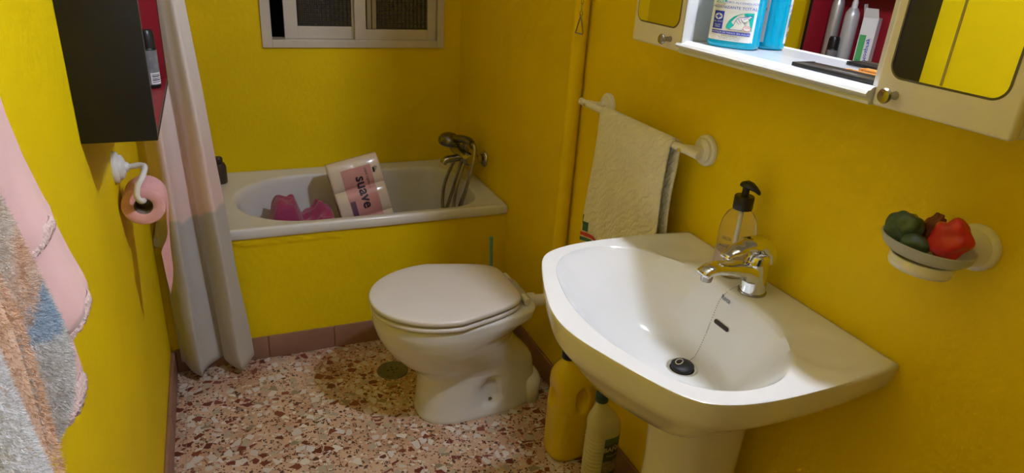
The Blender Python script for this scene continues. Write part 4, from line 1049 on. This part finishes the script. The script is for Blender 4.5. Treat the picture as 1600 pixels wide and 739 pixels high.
def drape(name, sil, y0, d, ztop, zbot, mat, parent, fold=.006, nf=5, seed=0, th=.003, dz=None, nz=60, na=48):
    """hanging cloth: a folded loop that leaves the wall, bulges out to the outline sil(z) and returns to the wall"""
    V = []
    for j in range(nz+1):
        for i in range(na+1):
            ph = PI*i/na; zb = zbot+(dz(ph) if dz else 0); z = ztop+(zb-ztop)*j/nz; t = j/nz
            xr = interp(sil, z)
            xs = XL+.006+(xr-XL-.006)*math.sin(ph)**.75
            fo = fold*t*math.sin(nf*2*ph+seed+2*mn.noise(Vector((z*5,seed,0))))*abs(math.cos(ph))
            V.append(Vector((max(XL+.004, xs+fo*.6), y0-d*math.cos(ph)*(.55+.45*t)+fo, z)))
    F = [(j*(na+1)+i, j*(na+1)+i+1, (j+1)*(na+1)+i+1, (j+1)*(na+1)+i) for j in range(nz) for i in range(na)]
    return solid(mesh(name, V, F, mat, parent, True), th)
hooks = empty('hook_rail', (XL,.55,1.60), 'white hook rail on the left wall that holds the clothes', 'hook rail')
box('backplate', XL+.0005, XL+.012, .22, .90, 1.585, 1.625, plasticw, hooks, bev=.003)
for y_ in (.40,.54,.72): tube('hook', [(XL+.010,y_,1.60),(.02,y_,1.595),(.032,y_,1.60),(.035,y_,1.615)], [.005,.005,.005,.006], dullchrome, hooks, 10, sm=4)
pinkf = M('pink_cotton', (.80,.50,.48), .9, var=.03, bump=.08, bscale=35, sheen=.3)
lacem = M('pink_lace', (.84,.62,.58), .9, var=.12, vscale=220, bump=.6, bscale=260)
ng = empty('nightgown', (XL,.72,1.58), 'pink garment trimmed with lace hanging on the left wall', 'clothing')
silp = [(1.068,.079),(1.10,.0695),(1.137,.061),(1.152,.0605),(1.165,.056),(1.207,.047),(1.249,.041),(1.303,.038),(1.45,.034),(1.60,.032)]
up = drape('skirt', silp, .72, .085, 1.585, 1.066, pinkf, ng, .008, 3, 1.0, dz=lambda ph: -.018*abs(math.cos(ph)))
drape('lace_band', [(z,x_+.0018) for z,x_ in silp], .72, .0868, 1.156, 1.143, lacem, ng, .002, 3, 1.0, nz=3, th=.0012, dz=lambda ph: -.010*abs(math.cos(ph)))
def scallop(name, base, y0, d, zt, zb, n, par, dzf):
    drape(name, base, y0, d, zt, zb, lacem, par, .004, 3, 1.0, nz=3, na=90, th=.0012, dz=lambda ph: dzf(ph)-.003*abs(math.sin(ph*n)))
scallop('lace_hem', [(z,x_+.0015) for z,x_ in silp], .72, .0865, 1.072, 1.062, 24, up, lambda ph: -.018*abs(math.cos(ph)))
silq = [(.968,.063),(.98,.061),(1.019,.058),(1.054,.055),(1.10,.05),(1.585,.028)]
lo = drape('underskirt', silq, .70, .075, 1.57, .985, pinkf, ng, .005, 3, 2.2, dz=lambda ph: -.012*abs(math.cos(ph)))
scallop('lace_hem', [(z,x_+.0015) for z,x_ in silq], .70, .076, .990, .972, 18, lo, lambda ph: -.012*abs(math.cos(ph)))
pat = fuzz('beige_plush', [(.74,.66,.58),(.86,.77,.68),(.88,.58,.40)], 16)
greyp = fuzz('grey_plush', [(.66,.64,.61),(.80,.77,.73),(.85,.83,.80)], 22)
bluep = fuzz('blue_plush', [(.42,.55,.68),(.56,.67,.78)], 30)
whitep = fuzz('white_plush', [(.90,.88,.88),(.95,.94,.93)], 25)
orangep = fuzz('orange_plush', [(.82,.52,.32),(.90,.62,.44)], 26)
silt = [(1.042,.073),(1.062,.085),(1.085,.092),(1.108,.095),(1.137,.092),(1.17,.086),(1.197,.081),(1.226,.076),(1.273,.065),(1.35,.055),(1.60,.036)]
pt = empty('patterned_towel', (XL,.54,1.58), 'plush towel in beige, orange, blue and grey patches hanging on the left wall', 'towel')
def towel_region(z, ph):
    a_ = math.degrees(ph)
    w_ = (a_-52)/38
    if w_ > 0 and a_ < 110 and 1.150-.016*min(1,w_) < z < 1.151+.020*min(1,w_): return 1
    if z > 1.150+.012*math.sin(a_*.05): return 0
    return 2
silt = [(z,x_-.005) for z,x_ in silt]; silo_off = .004
cloth_o = drape('cloth', silt, .53, .07, 1.585, 1.046, pat, pt, .006, 3, .4, th=.006, nz=260, na=160)
for q in (bluep, greyp): cloth_o.data.materials.append(q)
for p in cloth_o.data.polygons:
    ii = p.index % 160; p.material_index = towel_region(p.center.z+.0015*math.sin(ii*1.7), PI*(ii+.5)/160)
silo = [(1.0,.087),(1.069,.0875),(1.14,.0875),(1.179,.086),(1.198,.083),(1.25,.075),(1.60,.04)]
orange_o = drape('orange_fold', [(z,x_-.004) for z,x_ in silo], .470, .036, 1.575, 1.03, orangep, pt, .003, 2, 1.4, th=.006)
wt_ = empty('white_towel', (XL,.40,1.58), 'thick white plush towel hanging on the left wall beside the patterned one', 'towel')
silw = [(.98,.112),(1.083,.109),(1.112,.108),(1.15,.104),(1.182,.101),(1.213,.098),(1.26,.093),(1.40,.07),(1.60,.045)]
white_o = drape('cloth', [(z,x_-.006) for z,x_ in silw], .380, .05, 1.58, .985, whitep, wt_, .005, 2, .2, th=.008)

# plush pile: short fibres standing on the towels (real blades, one part per cloth)
def pile(cloth, y0, n, length, zmax, seed):
    rg = random.Random(seed); me = cloth.data; V = []; F = []; FM = []
    polys = [p for p in me.polygons if p.center.z < zmax]; cum = []; a_ = 0
    for p in polys: a_ += p.area; cum.append(a_)
    import bisect
    for _ in range(n):
        p = polys[min(len(polys)-1, bisect.bisect(cum, rg.random()*a_))]; vs_ = [me.vertices[i].co for i in p.vertices]
        u, v = rg.random(), rg.random(); c = vs_[0].lerp(vs_[1],u).lerp(vs_[3].lerp(vs_[2],u),v)
        nn = p.normal.copy()
        if nn.dot(Vector((c.x-XL, c.y-y0, 0))) < 0: nn = -nn
        c = c+nn*.0045
        d = (nn*.8+Vector((rg.uniform(-.6,.6), rg.uniform(-.6,.6), rg.uniform(-1.0,.2)))).normalized()*length*rg.uniform(.6,1.2)
        t = d.cross(Vector((rg.random()-.5,rg.random()-.5,rg.random()-.5))).normalized()*.00035
        k = len(V); V += [c-t, c+t, c+d]; F.append((k,k+1,k+2)); FM.append(p.material_index)
    m2 = bpy.data.meshes.new('pile'); m2.from_pydata([tuple(v) for v in V], [], F)
    for q in me.materials: m2.materials.append(q)
    m2.polygons.foreach_set('material_index', FM)
    o = bpy.data.objects.new('pile', m2); COL.objects.link(o); o.parent = cloth.parent; o.matrix_parent_inverse = cloth.parent.matrix_world.inverted()
    return tag(o, kind='stuff')
pile(cloth_o, .53, 60000, .0052, 1.30, 1)
pile(orange_o, .47, 22000, .0050, 1.30, 2)
pile(white_o, .38, 80000, .0042, 1.32, 3)
